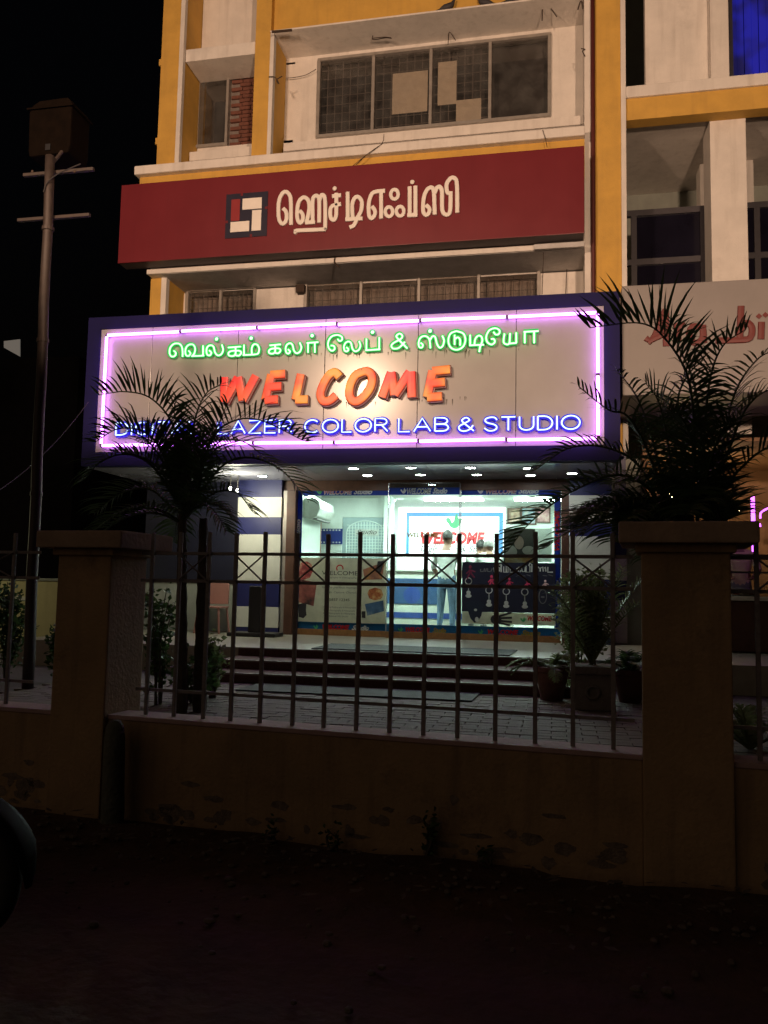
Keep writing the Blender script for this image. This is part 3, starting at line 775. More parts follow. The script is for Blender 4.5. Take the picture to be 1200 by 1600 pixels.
# ================================================================== NEON SIGN
SX0, SX1, SZ0, SZ1 = -6.99, .825, 3.33, 5.61
ns = thing('neon_signboard', ((SX0+SX1)/2, 12, SZ0), 'wide blue framed signboard with purple neon border above the shop', 'sign')
PX0, PX1, PZ0, PZ1 = -6.78, .625, 3.535, 5.425
P_('frame', 'sign_blue', (SX0, SX1, YS, YS+.16, PZ1, SZ1), (SX0, SX1, YS, YS+.16, SZ0, PZ0), (SX0, PX0, YS, YS+.16, PZ0, PZ1), (PX1, SX1, YS, YS+.16, PZ0, PZ1), parent=ns, bev=0)
P_('box_side', 'sign_blue', (SX0+.002, SX0+.03, YS+.161, YF, SZ0+.05, SZ1-.002), (SX1-.03, SX1-.002, YS+.161, YF, SZ0+.05, SZ1-.002), (SX0+.031, SX1-.031, YS+.161, YF-.08, SZ1-.03, SZ1-.002), parent=ns, bev=0)
seams = [PX0]+[UX(p, 600, YS) for p in (234, 369, 506, 652, 806)]+[PX1]
for a, b in zip(seams, seams[1:]):
    P_('panel', 'panel', (a+.004, b-.004, YS+.02, YS+.05, PZ0+.003, PZ1-.003), parent=ns, bev=.003)
P_('panel_backing', 'darkband', (PX0, PX1, YS+.052, YS+.06, PZ0, PZ1), parent=ns, bev=0)
# neon border: separate glass tubes end to end
YN = YS-.045
nx0, nx1 = UX(163, 600, YN), UX(934, 560, YN); nzt = UZ(550, 505.5, YN); nzb = UZ(600, 689.5, YN)
def neon(a, b, rr=.021):
    mb = MB(); mb.tube([a, b], rr, 8); o = mb.build('neon_tube', M['neon_purple'], ns, smooth=True)
    d = (Vector(b)-Vector(a)).normalized()
    for p, s in ((a, 1), (b, -1)):
        e = MB(); e.tube([Vector(p)-d*s*.012, Vector(p)+d*s*.012], rr*1.15, 8); e.build('tube_end', M['neon_end'], ns)
def run(x0, x1, z, jit, n):
    for i in range(n):
        a = x0+(x1-x0)*i/n; b = x0+(x1-x0)*(i+1)/n
        j1 = random.uniform(-jit, jit); j2 = random.uniform(-jit, jit)
        neon((a+.006, YN, z+j1), (b-.006, YN, z+j2))
run(nx0, nx1, nzt, .012, 6); run(nx0, nx1, nzb, .010, 6)
for x in (nx0, nx1):
    zm = (nzt+nzb)/2; neon((x, YN, nzb+.02), (x, YN, zm-.006)); neon((x, YN, zm+.006), (x, YN, nzt-.02))
for i in range(14):
    x = nx0+(nx1-nx0)*(i+.5)/14
    for z in (nzt, nzb):
        mb = MB(); mb.tube([(x, YN+.01, z), (x, YS+.02, z)], .008, 6); mb.build('tube_clip', M['neon_end'], ns)

# green Tamil line (centre lines traced; crops of 320x140 px, scale 3.75)
GT = [
 [(118,180),(131,193),(124,211),(105,214),(94,195),(98,163),(118,141),(145,138),(163,152),(170,182),(170,216)],
 [(205,180),(216,194),(207,210),(191,207),(186,185),(192,160),(208,145),(230,144),(243,163),(241,190),(228,212)], [(222,212),(296,209)], [(290,209),(290,150)],
 [(326,178),(339,192),(330,207),(315,204),(310,182),(316,158),(335,148),(352,158),(360,190),(377,208),(397,200),(408,176),(400,145)], 'dot369,112',
 [(436,162),(512,156)], [(480,159),(480,200),(462,212),(441,207),(440,192),(458,182),(503,181),(514,194),(500,209),(482,207)],
 [(530,146),(530,206)], [(524,206),(585,203)], [(576,204),(576,165),(588,143),(608,146),(619,170),(612,197),(585,203)], 'dot572,107',
 [(680,149),(746,143)], [(712,147),(712,187),(695,198),(676,192),(679,176),(698,168),(734,167),(744,180),(731,195),(713,193)],
 [(788,172),(800,185),(790,197),(777,190),(774,165),(782,145),(800,136),(814,147),(822,178),(837,195),(857,186),(866,160),(856,133)],
 [(905,192),(905,136)], [(898,135),(965,130)], [(945,133),(945,192)], 'dot929,92',
 [(1078,112),(1090,124),(1104,117),(1102,98),(1076,88),(1042,98),(1023,130),(1026,163),(1044,181),(1061,170),(1056,152),(1038,150)],
 [(1130,160),(1142,172),(1134,184),(1120,180),(1115,158),(1124,136),(1142,126),(1157,136),(1165,168),(1181,184),(1202,175),(1212,150),(1204,124)],
 [(1247,110),(1247,178)], [(1241,178),(1328,172)], [(1322,172),(1322,102)], 'dot1283,72',
 [(1487,167),(1428,106),(1425,90),(1443,80),(1457,92),(1450,110),(1406,135),(1393,153),(1406,168),(1436,164),(1462,140),(1472,128)],
 [(1565,134),(1578,146),(1571,162),(1557,158),(1553,135),(1561,108),(1580,95),(1602,98),(1617,118),(1622,166)], [(1620,118),(1634,96),(1650,100),(1660,138),(1675,162),(1693,154),(1702,122),(1692,92)], 'dot1620,65',
 [(1775,65),(1815,80),(1827,118),(1812,158),(1775,175),(1740,160),(1727,120),(1740,80),(1775,65)], [(1764,88),(1764,146)], [(1764,112),(1783,102),(1796,116),(1796,150)],
 [(1855,88),(1855,149)], [(1849,149),(1936,145)], [(1880,146),(1885,112),(1902,93),(1920,97),(1926,122),(1914,155),(1908,188)],
 [(1992,70),(2005,86),(2024,81),(2026,60),(2000,48),(1966,62),(1949,98),(1956,130),(1980,144),(1999,130),(1994,112),(1976,112)],
 [(2056,80),(2051,128),(2065,142),(2084,136),(2089,78)], [(2084,138),(2127,135)], [(2125,136),(2125,74)],
 [(2175,136),(2175,70)], [(2168,70),(2256,65)], [(2230,67),(2230,136)],
]
gl = thing('green_lettering', (U(550, 560, YS).x, YS-.03, U(550, 560, YS).z), 'glowing green Tamil letters across the top of the neon sign', 'lettering')
for g in split(GT, (1, 3, 2, 2, 4, 2, 1, 4, 1, 1, 4, 1, 3, 3, 3, 1, 3, 3)):
    lo_ = strokes('letter', g, (240, 500, .26667), YS-.02, .030, .040, M['green_body'], gl, dotr=17)
    strokes('neon_line', g, (240, 500, .26667), YS-.064, .0115, .010, M['green_face'], lo_, dotr=10)

# WELCOME in fat slanted letters (crop 240,500)
WT_ = {
 'W': [[(414,335),(412,478)], [(414,478),(492,335)], [(494,335),(520,470)], [(520,470),(598,325)]],
 'E': [[(688,318),(652,468)], [(684,320),(770,314)], [(668,392),(748,386)], [(652,468),(728,464)]],
 'L': [[(862,316),(830,466)], [(830,466),(903,464)]],
 'C': [[(1088,332),(1062,306),(1030,318),(998,366),(976,430),(992,472),(1030,470),(1068,440)]],
 'O': [[(1222,302),(1180,325),(1150,385),(1148,445),(1178,476),(1222,455),(1268,395),(1278,330),(1252,300),(1222,302)]],
 'M': [[(1336,452),(1390,306)], [(1392,306),(1410,438)], [(1410,438),(1500,302)], [(1508,302),(1512,452)]],
 'E2': [[(1634,296),(1602,450)], [(1632,298),(1736,288)], [(1616,370),(1706,362)], [(1602,452),(1688,446)]],
}
wl = thing('welcome_lettering', (U(530, 635, YS).x, YS-.03, U(530, 635, YS).z), 'fat slanted red and orange glowing WELCOME letters in the middle of the neon sign', 'lettering')
for k, v in WT_.items():
    v2 = v
    sh = [[(a+9, b+9) for a, b in s] for s in v]
    wo_ = strokes('letter', sh, (240, 500, .26667), YS-.015, .073, .045, M['red_body'], wl, per=5, n=12)
    sh2 = [[(a+6, b+6) for a, b in s] for s in v]
    strokes('letter_trim', sh2, (240, 500, .26667), YS-.050, .070, .014, M['red_trim'], wo_, per=5, n=12)
    strokes('letter_rim', [[(a+3, b+3) for a, b in s] for s in v], (240, 500, .26667), YS-.066, .067, .010, M['red_body'], wo_, per=5, n=12)
    strokes('letter_face', v, (240, 500, .26667), YS-.080, .058, .010, M['wel_red' if k in 'WM' else 'wel_face'], wo_, per=5, n=12)

M['drip'] = mat('dirt_drip', (.10,.085,.075), .7, .3, 20)
dm = MB(); rd = random.Random(5)
for i in range(70):
    px = rd.choice((rd.uniform(515, 575), rd.uniform(690, 740), rd.uniform(262, 842), rd.uniform(350, 715)))
    py = 559-(px-262)*.0276+rd.uniform(-2, 3)
    if rd.random() < .3: py += 75
    a = U(px, py, YS+.0185); h = rd.uniform(.02, .11); w = rd.uniform(.003, .009)
    dm.add([a+Vector((-w, 0, 0)), a+Vector((w, 0, 0)), a+Vector((w*.2, 0, -h)), a+Vector((-w*.2, 0, -h))], [(0, 1, 2, 3)])
dm.build('drip_stains', M['drip'], ns, kind='stuff')
# blue line in a plain stroke alphabet (unit cell: x 0..w, y 0..1)
def arc(cx, cy, rx, ry, a0, a1, n=10): return [(cx+rx*cos(R_(a0+(a1-a0)*i/n)), cy+ry*sin(R_(a0+(a1-a0)*i/n))) for i in range(n+1)]
AB = {
 'D': (.78, [[(0,0),(0,1)], [(0,1),(.32,1)]+arc(.32,.5,.44,.5,90,-90)+[(0,0)]]),
 'I': (.0, [[(0,0),(0,1)]]),
 'G': (.86, [arc(.43,.5,.43,.5,40,320,14)+[(.80,.45)], [(.48,.45),(.82,.45)]]),
 'T': (.74, [[(0,1),(.74,1)], [(.37,1),(.37,0)]]),
 'A': (.84, [[(0,0),(.42,1),(.84,0)], [(.15,.34),(.69,.34)]]),
 'L': (.56, [[(0,1),(0,0),(.56,0)]]),
 'Z': (.72, [[(.02,1),(.70,1),(0,0),(.72,0)]]),
 'E': (.64, [[(.64,1),(0,1),(0,0),(.64,0)], [(0,.52),(.58,.52)]]),
 'R': (.74, [[(0,0),(0,1),(.42,1)]+arc(.42,.75,.26,.25,90,-90,6)+[(0,.5)], [(.38,.5),(.74,0)]]),
 'C': (.84, [arc(.44,.5,.44,.5,45,315,14)]),
 'O': (.94, [arc(.47,.5,.47,.5,90,450,20)]),
 'B': (.70, [[(0,0),(0,1),(.38,1)]+arc(.38,.76,.25,.24,90,-90,6)+[(0,.52)], [(.38,.52)]+arc(.40,.26,.28,.26,90,-90,6)+[(0,0)]]),
 '&': (.80, [[(.80,0),(.22,.68),(.22,.88),(.38,1),(.54,.90),(.52,.74),(.10,.42),(.02,.22),(.14,.03),(.38,0),(.60,.14),(.76,.42)]]),
 'S': (.70, [[(.68,.80),(.56,.97),(.34,1),(.10,.90),(.06,.72),(.20,.58),(.50,.47),(.66,.32),(.64,.12),(.46,0),(.22,.01),(.02,.20)]]),
 'U': (.74, [[(0,1),(0,.32)]+arc(.37,.34,.37,.34,180,360,8)+[(.74,1)]]),
}
bl_ = thing('blue_lettering', (U(550, 690, YS).x, YS-.03, U(550, 690, YS).z), 'glowing blue capital letters along the bottom of the neon sign', 'lettering')
def word(w, pxl, pxr, Y):
    a = U(pxl, 681-(pxl-183)*.0115, Y); b = U(pxr, 681-(pxr-183)*.0115, Y); H = .183
    sp = .22; tot = sum(max(AB[c][0], .02) for c in w)+sp*(len(w)-1); sx = (b.x-a.x)/tot
    x = 0; i = 0
    for c in w:
        body = MB(); face = MB()
        for s in AB[c][1]:
            i += 1
            pts = [Vector((a.x+(x+p)*sx, YS-.02-.0006*(i % 4), a.z+q*H)) for p, q in s]
            if c in 'S&': pts = smooth_path(pts, 4)
            body.tube(pts, .034, 8, prof=(1, 1.05), up=(0, 1, 0))
            face.tube([p+Vector((0, -.040, 0)) for p in pts], .0098, 8, prof=(1, .9), up=(0, 1, 0))
        x += max(AB[c][0], .02)+sp
        bo_ = body.build('letter', M['blue_body'], bl_); face.build('neon_line', M['blue_face'], bo_)
for w, a, b in (('DIGITAL', 184, 312), ('LAZER', 343, 458), ('COLOR', 478, 607), ('LAB', 624, 702), ('&', 717, 741), ('STUDIO', 757, 906)): word(w, a, b, YS)

# ================================================================== SHOP
shop = thing('photo_shop', (-2.2, 13.2, CZ), 'brightly lit glass fronted photo studio at street level under the neon sign', 'shop')
SHL, SHR = -4.95, .72      # shop room left and right
CEI = 3.32
# porch ceiling with panel joints
cx = [SX0+.03, -5.4, -3.6, -1.8, 0, SX1-.03]
for a, b in zip(cx, cx[1:]):
    P_('ceiling_panel', 'soffit', (a+.003, b-.003, YS+.165, 12.2, CEI, CEI+.03), (a+.003, b-.003, 12.206, YG+.1, CEI, CEI+.03), parent=shop, bev=0)
P_('ceiling_void', 'darkband', (SX0+.03, SX1-.03, YS+.17, YG+.1, CEI+.032, CEI+.04), parent=shop, bev=0)
# porch slab and steps
es = thing('entrance_steps', (-2.2, 9.3, CZ), 'dark red granite steps with pale worn edges leading up to the shop', 'steps')
stl, strr = UX(345, 1030, 9.4), UX(905, 1050, 9.4)
P_('platform', 'platform', (stl-3.2, strr+4.0, 9.97, YG+.02, CZ-.05, PZ), parent=es, bev=0)
for z0_, yf in ((PZ-.10, 9.36), (PZ-.20, 8.86)):
    P_('step', 'step', (stl, strr, yf, 9.965, z0_-.10 if z0_ < .7 else z0_-.10, z0_), parent=es, bev=.008)
    P_('step_edge', 'nosing', (stl+.004, strr-.004, yf-.004, yf+.026, z0_-.018, z0_+.003), parent=es, bev=.003)
P_('step_face', 'step', (stl, strr, 9.955, 9.969, CZ, PZ-.012), parent=es, bev=0)
P_('step_edge', 'nosing', (stl+.004, strr-.004, 9.950, 9.985, PZ-.014, PZ+.003), parent=es, bev=.003)
def floor_mat(pts, z, label):
    mb = MB(); mb.slab([(p.x, p.y) for p in pts], z, z+.012)
    t = mb.build('floor_mat', M['mat'], label=label, cat='mat')
    return t
y1m = 12.0
a0 = V(497, 1012, PZ); a1 = V(806, 1021, PZ)
floor_mat([Vector((a0.x, 10.05, 0)), Vector((a1.x-.05, 10.05, 0)), Vector((a1.x, 11.0, 0)), Vector((a0.x, 11.0, 0))], PZ+.004, 'long dark rubber mat on the platform before the shop door')
a0 = V(328, 1093, CZ); a1 = V(735, 1100, CZ)
floor_mat([Vector((a0.x-.02, 8.15, 0)), Vector((a1.x, 8.15, 0)), Vector((a1.x+.02, 8.80, 0)), Vector((a0.x, 8.80, 0))], CZ+.002, 'dark ribbed doormat on the pavers at the foot of the steps')
# striped piers
def pier(name, x0, x1, ybands, px, label, Y=YF-.02, top=CEI):
    t = thing(name, ((x0+x1)/2, Y+.2, PZ), label, 'pier', 'striped piers of the shop front')
    zs = [top]+[UZ(px, y, Y) for y in ybands]+[PZ]
    for i in range(len(zs)-1):
        w = .006 if i % 2 else 0
        mb = MB(); mb.box(x0-w, x1+w, Y-w, Y+.45, zs[i+1], zs[i]); mb.build('stripe_band', M['stripewhite'] if i % 2 else M['navy'], t)
plx0, plx1 = UX(373, 800, YF), UX(440, 800, YF)
pier('striped_pier', plx0, plx1, (777, 808, 835, 908, 948, 980), 405, 'navy and white striped pier left of the shop window')
pier('striped_pier', UX(890, 800, YF), UX(956, 800, YF), (774, 817, 838, 905, 960, 990), 925, 'navy and white striped pier right of the shop window behind the potted palms')
pier('striped_pier', UX(962, 900, YF+.5), UX(979, 900, YF+.5), (868, 907, 938), 970, 'narrow striped pier at the far right beside the right pillar', Y=YF+.5, top=4.2)
# black stand before the left pier
t = thing('display_stand', (UX(400, 950, 12.2), 12.2, PZ), 'black display stand with wide base before the left striped pier', 'stand')
mb = MB(); mb.box(UX(390, 950, 12.2), UX(409, 950, 12.2), 12.15, 12.25, PZ+.05, UZ(400, 916, 12.2)); mb.build('post', M['black'], t, bev=.01)
mb = MB(); mb.box(UX(362, 995, 12.2), UX(436, 995, 12.2), 11.98, 12.42, PZ, PZ+.06); mb.build('base', M['black'], t, bev=.02)
# wooden door post, lintel
gx = [UX(461, 860, YG), UX(606, 860, YG), UX(719, 860, YG), UX(877, 860, YG)]
wpx0, wpx1 = UX(447, 850, YF), UX(461, 850, YF)
P_('door_post', 'wood', (wpx0, wpx1, YF-.03, YG+.05, PZ, CEI-.17), parent=shop, bev=.01)
P_('door_post', 'alu', (plx1+.01, wpx0-.004, YF+.02, YG+.05, PZ, CEI-.17), parent=shop, bev=.005)
P_('door_post', 'wood', (gx[3]+.002, UX(890, 860, YF)-.008, YF-.03, YG+.05, PZ, CEI-.17), parent=shop, bev=.01)
P_('lintel', 'wood', (plx1, UX(890, 800, YF), YG-.03, YG+.05, CEI-.17, CEI-.002), parent=shop, bev=.004)
# glazing: three bays
zb0, zb1 = UZ(600, 774, YG), UZ(600, 763, YG)       # top vinyl band
zc0_, zc1_ = UZ(600, 988, YG), UZ(600, 974, YG)     # bottom vinyl band
for i in range(3):
    yy = YG-.06 if i == 1 else YG
    top = zb1+(.07 if i == 1 else .02)
    mb = MB(); mb.box(gx[i]+.01, gx[i+1]-.01, yy, yy+.01, PZ+.1, top); mb.build('glass_door' if i == 1 else 'glass_panel', M['shopglass'], shop)
    e = MB()
    for x in (gx[i], gx[i+1]-.012): e.box(x, x+.012, yy-.003, yy+.014, PZ+.1, top)
    e.box(gx[i]+.012, gx[i+1]-.012, yy-.003, yy+.014, top, top+.012)
    e.build('glass_edge', M['chrome'], shop)
    P_('skirting', 'wood2', (gx[i]+.002, gx[i+1]-.002, yy-.02, yy+.04, PZ, PZ+.098), parent=shop, bev=.004)
    P_('vinyl_band', 'bannerblue', (gx[i]+.013, gx[i+1]-.013, yy-.008, yy-.004, zb0, zb1), parent=shop, bev=0)
    P_('vinyl_band', 'bandblue', (gx[i]+.013, gx[i+1]-.013, yy-.008, yy-.004, zc0_, zc1_), parent=shop, bev=0)
P_('vinyl_strip', 'bannerblue', (gx[0]+.013, UX(471, 860, YG), YG-.012, YG-.009, zc1_, zb1), parent=shop, bev=0)
P_('vinyl_strip', 'bannerblue', (UX(866, 860, YG), gx[3]-.013, YG-.012, YG-.009, zc1_, zb1), parent=shop, bev=0)
mb = MB(); mb.box(UX(612, 900, YG-.12), UX(617, 900, YG-.12), YG-.12, YG-.10, UZ(614, 925, YG), UZ(614, 860, YG)); mb.build('door_handle', M['chrome'], shop, bev=.005)
BIRD = [(0,.62),(.10,.70),(.22,.66),(.30,.50),(.36,.36),(.48,.48),(.52,.72),(.66,.98),(.72,.74),(.78,.62),(.92,.66),(1.0,.58),(.90,.50),(.86,.30),(.70,.06),(.48,0),(.28,.10),(.14,.34),(.02,.46)]
def bird(x, z, s, Y, m, parent):
    mb = MB(); n = len(BIRD); mb.add([(x+a*s, Y, z+b*s*.95) for a, b in BIRD], [tuple(range(n))]); return mb.build('bird_emblem', m, parent)
for i, (bx0, w0, w1, s1) in enumerate(((495, 507, 550, 582), (627, 638, 674, 700), (746, 760, 807, 842))):
    yy = (YG-.06 if i == 1 else YG)-.010
    bird(UX(bx0, 770, YG), zb0+.02, .10, yy, M['print_white'] if i else M['print_green'], shop)
    a, b, c = UX(w0, 770, YG), UX(w1, 770, YG), UX(s1, 770, YG)
    lettering('lettering', 'WELCOME', a-.01, b+.01, zb0+.018, yy, M['print_white'], shop, h=.085, offset=.05, shear=.25, extrude=.001)
    lettering('lettering', 'WELCOME', a, b, zb0+.028, yy-.002, M['print_red'] if i != 1 else M['print_black'], shop, h=.066, offset=-.005, shear=.25, extrude=.001)
    lettering('lettering', 'Studio', b+.03, c, zb0+.022, yy, M['print_white'], shop, h=.085, offset=.04, shear=.5, extrude=.001)
for i, (bx0, w0, w1, s1) in enumerate(((490, 504, 546, 577), (623, 635, 673, 698), (747, 762, 810, 845))):
    yy = (YG-.06 if i == 1 else YG)-.010
    bird(UX(bx0, 980, YG), zc0_+.02, .085, yy, M['print_green'], shop)
    a, b, c = UX(w0, 980, YG), UX(w1, 980, YG), UX(s1, 980, YG)
    lettering('lettering', 'WELCOME', a, b, zc0_+.028, yy-.002, M['print_red'], shop, h=.07, offset=.05, shear=.25, extrude=.001)
    lettering('lettering', 'Studio', b+.04, c, zc0_+.025, yy, M['print_gold' if i else 'print_white'], shop, h=.075, offset=.04, shear=.5, extrude=.001)
xv = UX(470, 840, YG)-.012
lettering('lettering', 'WELCOME Studio', xv, xv+1.05, UZ(466, 912, YG), YG-.014, M['print_white'], shop, h=.075, offset=.04, shear=.2, vertical=True, extrude=.001)
lettering('lettering', 'WELCOME', xv-.004, xv+.58, UZ(466, 912, YG), YG-.016, M['print_red'], shop, h=.066, offset=.02, shear=.2, vertical=True, extrude=.001)
xv = UX(875, 840, YG)-.012
lettering('lettering', 'WELCOME', xv, xv+.62, UZ(871, 861, YG), YG-.016, M['print_red'], shop, h=.075, offset=.05, shear=.2, vertical=True, extrude=.001)
# gold lettering stuck on the door glass
lettering('lettering', 'WELCOME', UX(637, 840, YG), UX(686, 840, YG), UZ(660, 840, YG), YG-.064, M['print_gold'], shop, h=.075, offset=.03, shear=.1, extrude=.001)
lettering('lettering', 'Digital Lab', UX(642, 852, YG), UX(688, 852, YG), UZ(660, 854, YG), YG-.064, M['print_gold'], shop, h=.07, offset=.0, shear=.4, extrude=.001)

# downlights under the porch
k = 0
for (px, py) in ((410, 743), (552, 731), (574, 742), (642, 730), (657, 741), (735, 730), (745, 741), (826, 731), (829, 742), (894, 739)):
    p = V(px, py, CEI)
    nm = ['leftmost round downlight alone over the left pier', 'front row downlight above the left glass panel', 'back row downlight above the left glass panel', 'front row downlight above the glass door', 'back row downlight above the glass door', 'front row downlight above the keyring poster left half', 'back row downlight above the keyring poster left half', 'front row downlight at the right end behind palm leaves', 'back row downlight at the right end behind palm leaves', 'rightmost small downlight over the right striped pier'][k]
    t = thing('downlight', (p.x, p.y, CEI-.012), nm, 'lamp', 'round downlights in the porch ceiling')
    mb = MB(); mb.lathe([(.07, -.006), (.07, -.003), (.001, -.003)], (p.x, p.y, CEI-.003), 16); mb.build('disc', M['downlight'], t)
    mb = MB(); mb.tube([(p.x+.08*cos(q*pi/8), p.y+.08*sin(q*pi/8), CEI-.006) for q in range(16)], .010, 6, closed=True); mb.build('bezel', M['chrome'], t, smooth=True)
    k += 1

# --- room inside
YB = 17.2
P_('room_floor', 'infloor', (SHL, SHR, YG+.05, YB, PZ-.05, PZ), parent=shop, bev=0)
P_('room_ceiling', 'inwall', (SHL, SHR, YG+.12, YB, 3.30, 3.36), parent=shop, bev=0)
P_('room_wall', 'inwall', (SHL-.1, SHL, YG+.05, YB, PZ, 3.3), (SHR, SHR+.1, YG+.05, YB, PZ, 3.3), (SHL-.1, SHR+.1, YB, YB+.1, PZ, 3.4), parent=shop, bev=0)
M['tube'] = emit('shop_tube_light', (.79,1.0,.89), 135)
for i, (x, y) in enumerate(((-4.1, 13.9), (-2.4, 13.9), (-.7, 13.9), (-3.6, 15.6), (-1.9, 15.6), (-.2, 15.6))):
    t = thing('ceiling_light', (x, y, 3.24), ['left', 'middle', 'right'][i % 3]+(' front' if i < 3 else ' rear')+' white light panel in the shop ceiling', 'lamp', 'light panels in the shop ceiling')
    mb = MB(); mb.box(x-.55, x+.55, y-.08, y+.08, 3.262, 3.285); mb.build('diffuser', M['tube'], t)
    mb = MB(); mb.box(x-.58, x+.58, y-.10, y+.10, 3.286, 3.30); mb.build('tray', M['inwall'], t)
# partition with studio door
YP = 15.4
dx0, dx1 = UX(534, 850, YP), UX(604, 850, YP); dzt = UZ(570, 808, YP)
P_('partition', 'inwall', (SHL, dx0, YP, YP+.1, PZ, 3.3), (dx0, dx1, YP, YP+.1, dzt, 3.3), (dx1, dx1+.12, YP-.3, YP+.1, PZ, 3.3), parent=shop, bev=0)
sd = thing('studio_door', ((dx0+dx1)/2, YP, PZ), 'pale inner door with arched lattice panel and Studio lettering', 'door')
M['doorpaint'] = mat('pale_blue_door', (.34,.44,.46), .5, .08)
M['lattice'] = mat('lattice_white', (.62,.72,.70), .5, .05)
mb = MB(); mb.box(dx0+.005, dx1-.005, YP+.01, YP+.05, PZ+.005, dzt-.005); mb.build('leaf', M['doorpaint'], sd)
ax0, ax1 = UX(541, 850, YP), UX(600, 850, YP); acx = (ax0+ax1)/2; arx = (ax1-ax0)/2; az = UZ(570, 832, YP); ab = PZ+.3
mb = MB()
mb.tube([(ax0, YP+.004, ab), (ax0, YP+.004, az)]+[(acx-arx*cos(R_(q)), YP+.004, az+.22*sin(R_(q))) for q in range(15, 180, 15)]+[(ax1, YP+.004, az), (ax1, YP+.004, ab)], .012, 6); mb.build('arch_moulding', M['lattice'], sd)
lt = MB()
for i in range(1, 13):
    x = ax0+(ax1-ax0)*i/13; c = (x-acx)/arx; lt.box(x-.006, x+.006, YP-.002, YP+.009, ab, az+.22*math.sqrt(max(0, 1-c*c)))
zz = ab
while zz < az+.15:
    lt.box(ax0+.01, ax1-.01, YP-.004, YP-.0025, zz, zz+.014); zz += .055
lt.build('lattice', M['lattice'], sd)
mb = MB(); mb.box(acx-.20, acx+.26, YP-.012, YP-.006, az-.06, az+.06); mb.build('name_plate', M['print_white'], sd)
lettering('lettering', 'Studio', acx-.17, acx+.23, az-.035, YP-.013, M['print_black'], sd, h=.085, shear=.4, extrude=.002)
# air conditioner on the left wall
acu = thing('air_conditioner', (SHL+.2, 14.1, 2.65), 'white wall mounted air conditioner at the top left inside the shop', 'air conditioner')
c0 = U(492, 796, 13.75)
prof = [(SHL+.005, c0.z-.16), (SHL+.12, c0.z-.19), (SHL+.24, c0.z-.13), (SHL+.29, c0.z), (SHL+.27, c0.z+.13), (SHL+.20, c0.z+.17), (SHL+.005, c0.z+.18)]
mb = MB(); off = c0.x-(SHL+.14)
mb.prism([(x+off, z) for x, z in prof], 13.55, 14.5); mb.build('casing', M['print_white'], acu, bev=.02)
mb = MB(); mb.box(SHL+.14+off, SHL+.23+off, 13.6, 14.45, c0.z-.185, c0.z-.165); mb.build('outlet_flap', M['print_grey'], acu)
P_('wall_pier', 'inwall', (SHL, SHL+off+.004, 13.3, 14.6, PZ, 3.29), parent=shop, bev=0)
# pictures / sample cards
def flat(name, pxa, pya, pxb, pyb, Y, m, label, cat, group=None, th=.015):
    t = MB(); t.box(UX(pxa, (pya+pyb)/2, Y), UX(pxb, (pya+pyb)/2, Y), Y, Y+th, UZ((pxa+pxb)/2, pyb, Y), UZ((pxa+pxb)/2, pya, Y))
    return t.build(name, m, label=label, cat=cat, group=group)
t = flat('film_poster', 498, 826, 535, 850, YP-.02, M['bannerblue'], 'blue film strip shaped poster beside the inner studio door', 'poster')
for py in (828.5, 847.5):
    for i in range(7):
        x = 501+i*4.8; mb = MB(); mb.box(UX(x, py, YP), UX(x+2.4, py, YP), YP-.024, YP-.022, UZ(515, py+1, YP), UZ(515, py-1, YP)); mb.build('film_hole', M['print_white'], t)
t = flat('sample_board', 474, 825, 487, 851, 14.6, M['print_grey'], 'small board of coloured sample cards near the air conditioner', 'board')
for i, c in enumerate(((.5,.25,.05), (.55,.5,.05), (.4,.45,.08), (.6,.6,.3), (.2,.35,.3))):
    mb = MB(); mb.box(UX(475, 835, 14.6), UX(486, 835, 14.6), 14.594, 14.599, UZ(480, 833+i*3.6+3, 14.6), UZ(480, 833+i*3.6, 14.6)); mb.build('sample_card', mat('sample%d' % i, c, .5, .1), t)
M['salmon'] = mat('salmon_curtain', (.38,.17,.11), .8, .2, 8)
cu = MB(); a, b = UX(493, 850, 15.2), UX(501, 850, 15.2)
for i in range(4): cu.tube([(a+(b-a)*(i+.5)/4, 15.2+.02*(i % 2), PZ), (a+(b-a)*(i+.5)/4, 15.2+.02*(i % 2), UZ(497, 815, 15.2))], (b-a)/7, 8)
cu.build('curtain', M['salmon'], label='narrow salmon curtain left of the blue film poster', cat='curtain')
# lit wall sign in the shop
YQ = YB-.12
q0x, q1x, q0z, q1z = UX(622, 830, YQ), UX(790, 830, YQ), UZ(700, 893, YQ), UZ(700, 793, YQ)
bsn = thing('lit_wall_sign', ((q0x+q1x)/2, YQ, q0z), 'glowing white sign with pale blue border on the back wall inside the shop', 'sign')
M['lightbox'] = emit('lightbox_white', (.93,1.0,.98), 1.5)
M['lightbox_blue'] = emit('lightbox_blue', (.12,.60,1.0), .75, (.02,.08,.15), col2=(.10,.38,1.0), scale=1.2)
M['lb_red'] = emit('lightbox_red', (.85,.03,.05), .55, (.25,.01,.015)); M['lb_green'] = emit('lightbox_green', (.08,.70,.32), .5, (.02,.15,.06)); M['lb_black'] = mat('lightbox_black', (.02,.02,.03), .5)
mb = MB(); mb.box(q0x, q1x, YQ, YQ+.10, q0z, q1z); mb.build('light_box', M['lightbox'], bsn)
e = .10; i0x, i1x, i1z = UX(635, 830, YQ)-0, UX(786, 830, YQ), UZ(700, 801, YQ)
mb = MB(); mb.box(i0x, i1x, YQ-.012, YQ-.008, i1z-.08, i1z); mb.box(i0x, i0x+.06, YQ-.012, YQ-.008, q0z+.3, i1z-.08); mb.box(i1x-.08, i1x, YQ-.012, YQ-.008, q0z+.3, i1z-.08); mb.build('border', M['lightbox_blue'], bsn)
bird(UX(697, 824, YQ), UZ(705, 826, YQ), .34, YQ-.014, M['lb_green'], bsn)
